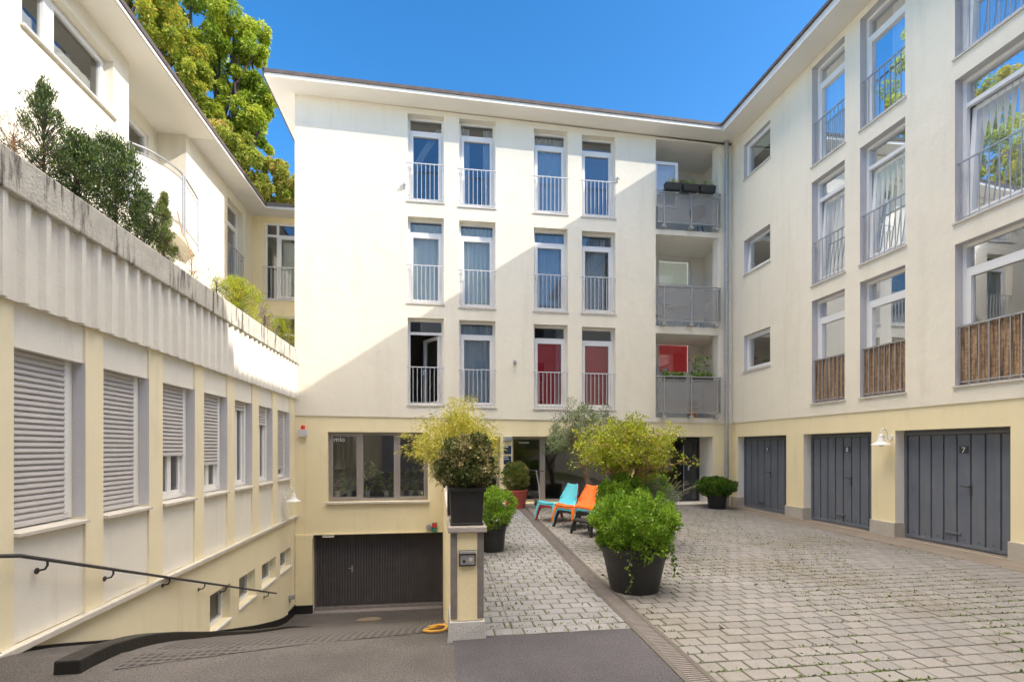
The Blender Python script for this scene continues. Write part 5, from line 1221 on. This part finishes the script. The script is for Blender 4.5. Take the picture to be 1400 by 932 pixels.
# black footstool
sx_, sy_ = 2.78, 9.08; t = thing('footstool', 'low black plastic footstool in front of the orange chair', 'stool', (0, 0, 0))
q = MB(); 
vs = []; K = 12
for j in range(7):
    y = -.22 + .44 * j / 6
    for k in range(K + 1):
        s = -1 + 2 * k / K; vs.append((s * .25, y, .30 - .03 * abs(s) ** 4 - .012 * (1 - abs(s)) - (.02 if j in (0, 6) else 0)))
q.add(vs, [(j * (K + 1) + k, j * (K + 1) + k + 1, (j + 1) * (K + 1) + k + 1, (j + 1) * (K + 1) + k) for j in range(6) for k in range(K)]); o = q.build('top', 'chair_black', t, smooth=True); sd = o.modifiers.new('thick', 'SOLIDIFY'); sd.thickness = .04; sd.offset = -1
for s in (-1, 1):
    for e in (-1, 1): q = MB(); q.tube([(s * .2, e * .17, .27), (s * .235, e * .21, .15), (s * .26, e * .235, 0)], [.045, .034, .026], 8); q.build('leg', 'chair_black', t, smooth=True)
t.location = P_(sx_, sy_, 0); t.rotation_euler = (0, 0, R(-62)); 
# kick scooter by the glass door
X_, Y_ = onY(737, 690, 12.9)[0], 12.9; z0 = gz(X_, Y_)
t = thing('kick_scooter', 'small dark kick scooter with red wheel hub standing by the glass door', 'scooter', (X_, Y_, z0))
q = MB(); q.tube([(X_, Y_ - .1, z0 + .12), (X_ + .0, Y_ + .02, z0 + .55), (X_ - .06, Y_ + .1, z0 + .95)], .016, 8); q.build('stem', 'galv', t); q = MB(); q.tube([(X_ - .26, Y_ + .1, z0 + .96), (X_ + .14, Y_ + .1, z0 + .93)], .013, 8); q.build('handlebar', 'darkmetal', t)
q = MB(); q.box(X_ - .05, X_ + .05, Y_ - .02, Y_ + .42, z0 + .09, z0 + .11); q.build('deck', 'darkmetal', t)
for yy_ in (-.14, .48):
    q = MB(); q.tube([(X_ - .02, Y_ + yy_, z0 + .1), (X_ + .02, Y_ + yy_, z0 + .1)], .1, 20); wh_ = q.build('wheel', 'chair_black', t); q = MB(); q.tube([(X_ - .025, Y_ + yy_, z0 + .1), (X_ + .025, Y_ + yy_, z0 + .1)], .04, 14); q.build('hub', 'redlamp', wh_)
# ---- things in the studio window
for k, (x, y, kind) in enumerate(((462, 655, 'o'), (478, 662, 's'), (502, 640, 't'), (528, 655, 't'), (549, 652, 'o'), (562, 650, 's'), (575, 648, 't'))):
    X_, _, Z_ = onY(x, y, YB + .32); zs = gw[2] + .09
    lab = ['orchid with pale pink flowers, leftmost behind the studio window', 'small pale leaved plant in a white pot behind the left studio pane', 'tall strap leaved plant behind the middle studio pane', 'broad leaved green plant right in the middle studio pane', 'magenta orchid behind the right studio pane', 'trailing spider plant in the middle of the right studio pane', 'green plant at the right edge of the studio window'][k]
    t = thing('window_plant', lab, 'houseplant', (X_, YB + .32, zs), 0, 'plants on the studio window sill')
    q = MB(); q.lathe([(.06, 0), (.08, .17), (.07, .17), (.001, .15)], (X_, YB + .32, zs), 16); q.build('pot', 'pot_white', t, smooth=True)
    hh = Z_ - zs; P = []; T = []
    for _ in range(150 if kind != 's' else 200):
        a = random.uniform(0, 6.28); dz = random.uniform(.12, max(.2, hh + .2)); sp = .03 + .14 * random.random(); P.append((X_ + math.cos(a) * sp, YB + .32 + math.sin(a) * sp * .6, zs + dz)); T.append(Vector((math.cos(a), math.sin(a) * .5, random.uniform(-.3, .8))).normalized())
    leaf_mesh('foliage', np.array(P), 'house', .16 if kind == 't' else .10, .03 if kind != 's' else .012, t, T=np.array(T), droop=.3)
    if kind == 'o':
        q = MB(); q.tube([(X_, YB + .32, zs + .1), (X_ - .02, YB + .40, zs + .35), (X_ + .04, YB + .27, zs + .48)], .004, 5)
        q.build('stem', 'cane', t); q = MB()
        for _ in range(12): c_ = (X_ + random.gauss(.02, .03), YB + .27, zs + .43 + random.gauss(0, .05)); q.lathe([(.001, -.012), (.022, 0), (.001, .012)], c_, 7)
        q.build('flowers', 'pink', t)
q = MB(); q.box(gw[0], gw[1], YB + .25, YB + .62, gw[2] - .06, gw[2] + .088); q.build('inner_sill', 'white', sw)
# ---- loggia contents
z0, z1 = logs[0]; zt = zB(938, 265); fx = [LX0 + .25, LX0 + .62, LX0 + 1.0]
for k in range(3):
    x = LX0 + (LX1 - LX0) * (.09 + .27 * k); wd_ = (LX1 - LX0) * .25
    t = thing('railing_planter', ['left', 'middle', 'right'][k] + ' black planter box hung on the top balcony railing', 'planter box', (x, YB - .2, zt - .05), 0, 'planter boxes on the top balcony')
    q = MB(); q.hexa([(x + .02, YB - .30, zt - .06), (x + wd_ - .02, YB - .30, zt - .06), (x + wd_ - .02, YB - .16, zt - .06), (x + .02, YB - .16, zt - .06), (x, YB - .32, zt + .13), (x + wd_, YB - .32, zt + .13), (x + wd_, YB - .15, zt + .13), (x, YB - .15, zt + .13)]); q.build('box', 'blackpot', t, bevel=.008)
    P = np.array([(x + random.uniform(.03, wd_ - .03), YB - .23 + random.gauss(0, .03), zt + .13 + random.uniform(0, .12)) for _ in range(150)]); leaf_mesh('plants', P, 'bamboo' if k == 0 else 'bright', .05, .012, t, up=.9)
z0, z1 = logs[1]; 
def fold_chair(label, x, y, rot):
    t = thing('folding_chair', label, 'chair', (0, 0, 0), 0, 'folding chairs on the middle balcony')
    q = MB(); q.box(-.19, .19, -.18, .18, .44, .46); q.build('seat', 'bar', t); q = MB(); q.box(-.19, .19, .19, .205, .66, .84); q.build('backrest', 'bar', t); q = MB()
    for s in (-.19, .19): q.tube([(s, -.2, 0), (s, .2, .85)], .012, 6); q.tube([(s, .22, 0), (s, -.17, .45)], .012, 6)
    q.build('frame', 'bar', t); t.location = (x, y, z0); t.rotation_euler = (0, 0, rot)
fold_chair('white folding chair at the left of the middle balcony table', LX0 + .38, YB + .55, R(80)); fold_chair('white folding chair at the right of the middle balcony table', LX1 - .3, YB + .55, R(-80))
xc = (LX0 + LX1) / 2; t = thing('bistro_table', 'small round white table between two folding chairs on the middle balcony', 'table', (xc, YB + .6, z0)); q = MB(); q.lathe([(.3, .70), (.3, .725), (.001, .726)], (xc, YB + .6, z0), 24); q.build('top', 'bar', t); 
for s in (-.2, .2):
    for e in (-.15, .15): q = MB(); q.tube([(xc + s, YB + .6 + e, z0), (xc - s, YB + .6 + e, z0 + .7)], .011, 6); q.build('leg', 'bar', t)
q = MB(); x = xc; q.box(x - .15, x + .2, YB + 1.3, YB + 1.48, z0 + 1.05, z0 + 1.3); tag(q.build('wall_box', 'white', bevel=.02), 'white box on the back wall of the middle balcony', 'box')
z0, z1 = logs[2]; zt = zB(938, 516)
for k in range(2):
    x = LX0 + (LX1 - LX0) * (.12 + .44 * k); wd_ = (LX1 - LX0) * .34; t = thing('railing_planter', ['left', 'right'][k] + ' dark planter box behind the lowest balcony railing', 'planter box', (x, YB, zt - .1), 0, 'planter boxes on the lowest balcony')
    q = MB(); q.box(x, x + wd_, YB - .10, YB + .06, zt - .14, zt + .015); q.build('box', 'blackpot', t, bevel=.008)
    P = np.array([(x + random.uniform(.0, wd_), YB - .02 + random.gauss(0, .04), zt + random.uniform(0, .14)) for _ in range(120)] + ([(x + wd_ * .45 + random.gauss(0, .14), YB + .05 + random.gauss(0, .05), zt + random.uniform(.05, .62) ) for _ in range(90)] if k else [])); leaf_mesh('plants', P, 'bright', .09, .06, t, up=.2)
q0 = MB(); zsill = onY(922, 511, YB + 1.5)[2] + .01
for k, (dx, r_, h_, m_, nm, lb) in enumerate(((.12, .07, .09, 'terracotta', 'clay_bowl', 'orange bowl on the window ledge of the lowest balcony'), (.34, .05, .12, 'pot_white', 'cup', 'white cup on the window ledge of the lowest balcony'), (.52, .08, .15, 'chair_blue', 'glazed_pot', 'blue glazed pot on the window ledge of the lowest balcony'), (.85, .10, .14, 'pot_white', 'bowl', 'white bowl on the window ledge of the lowest balcony'))):
    q = MB(); c_ = (LX0 + .1 + dx, YB + 1.46, zsill); q.lathe([(r_ * .6, 0), (r_, h_ * .5), (r_ * .8, h_), (.001, h_ * .9)], c_, 18); tag(q.build(nm, m_, smooth=True), lb, 'pot')
q = MB(); x = LX0 + .35; 
t = thing('potted_flowers', 'terracotta pots of dry grass behind the lowest balcony screen', 'potted plant', (LX1 - .5, YB + .5, z0)); q.lathe([(.13, 0), (.18, .32), (.001, .3)], (LX1 - .5, YB + .5, z0), 18); q.build('pot', 'wood', t, smooth=True); leaf_mesh('foliage', np.array([(LX1 - .5 + random.gauss(0, .1), YB + .5 + random.gauss(0, .1), z0 + .3 + random.random() * .2) for _ in range(120)]), 'dry', .1, .02, t, up=1)
z0 = logs[0][0]; t = thing('kettle_grill', 'black kettle grill at the right of the top balcony', 'grill', (LX1 - .3, YB + .6, z0)); q = MB(); q.lathe([(.02, .62), (.2, .7), (.25, .84), (.25, .86), (.2, .98), (.05, 1.06), (.001, 1.07)], (LX1 - .3, YB + .6, z0), 24); q.build('bowl', 'chair_black', t, smooth=True); 
for k in range(3): a = 2.1 * k; q = MB(); q.tube([(LX1 - .3 + .08 * math.cos(a), YB + .6 + .08 * math.sin(a), z0 + .68), (LX1 - .3 + .25 * math.cos(a), YB + .6 + .25 * math.sin(a), z0)], .012, 6); q.build('leg', 'darkmetal', t)
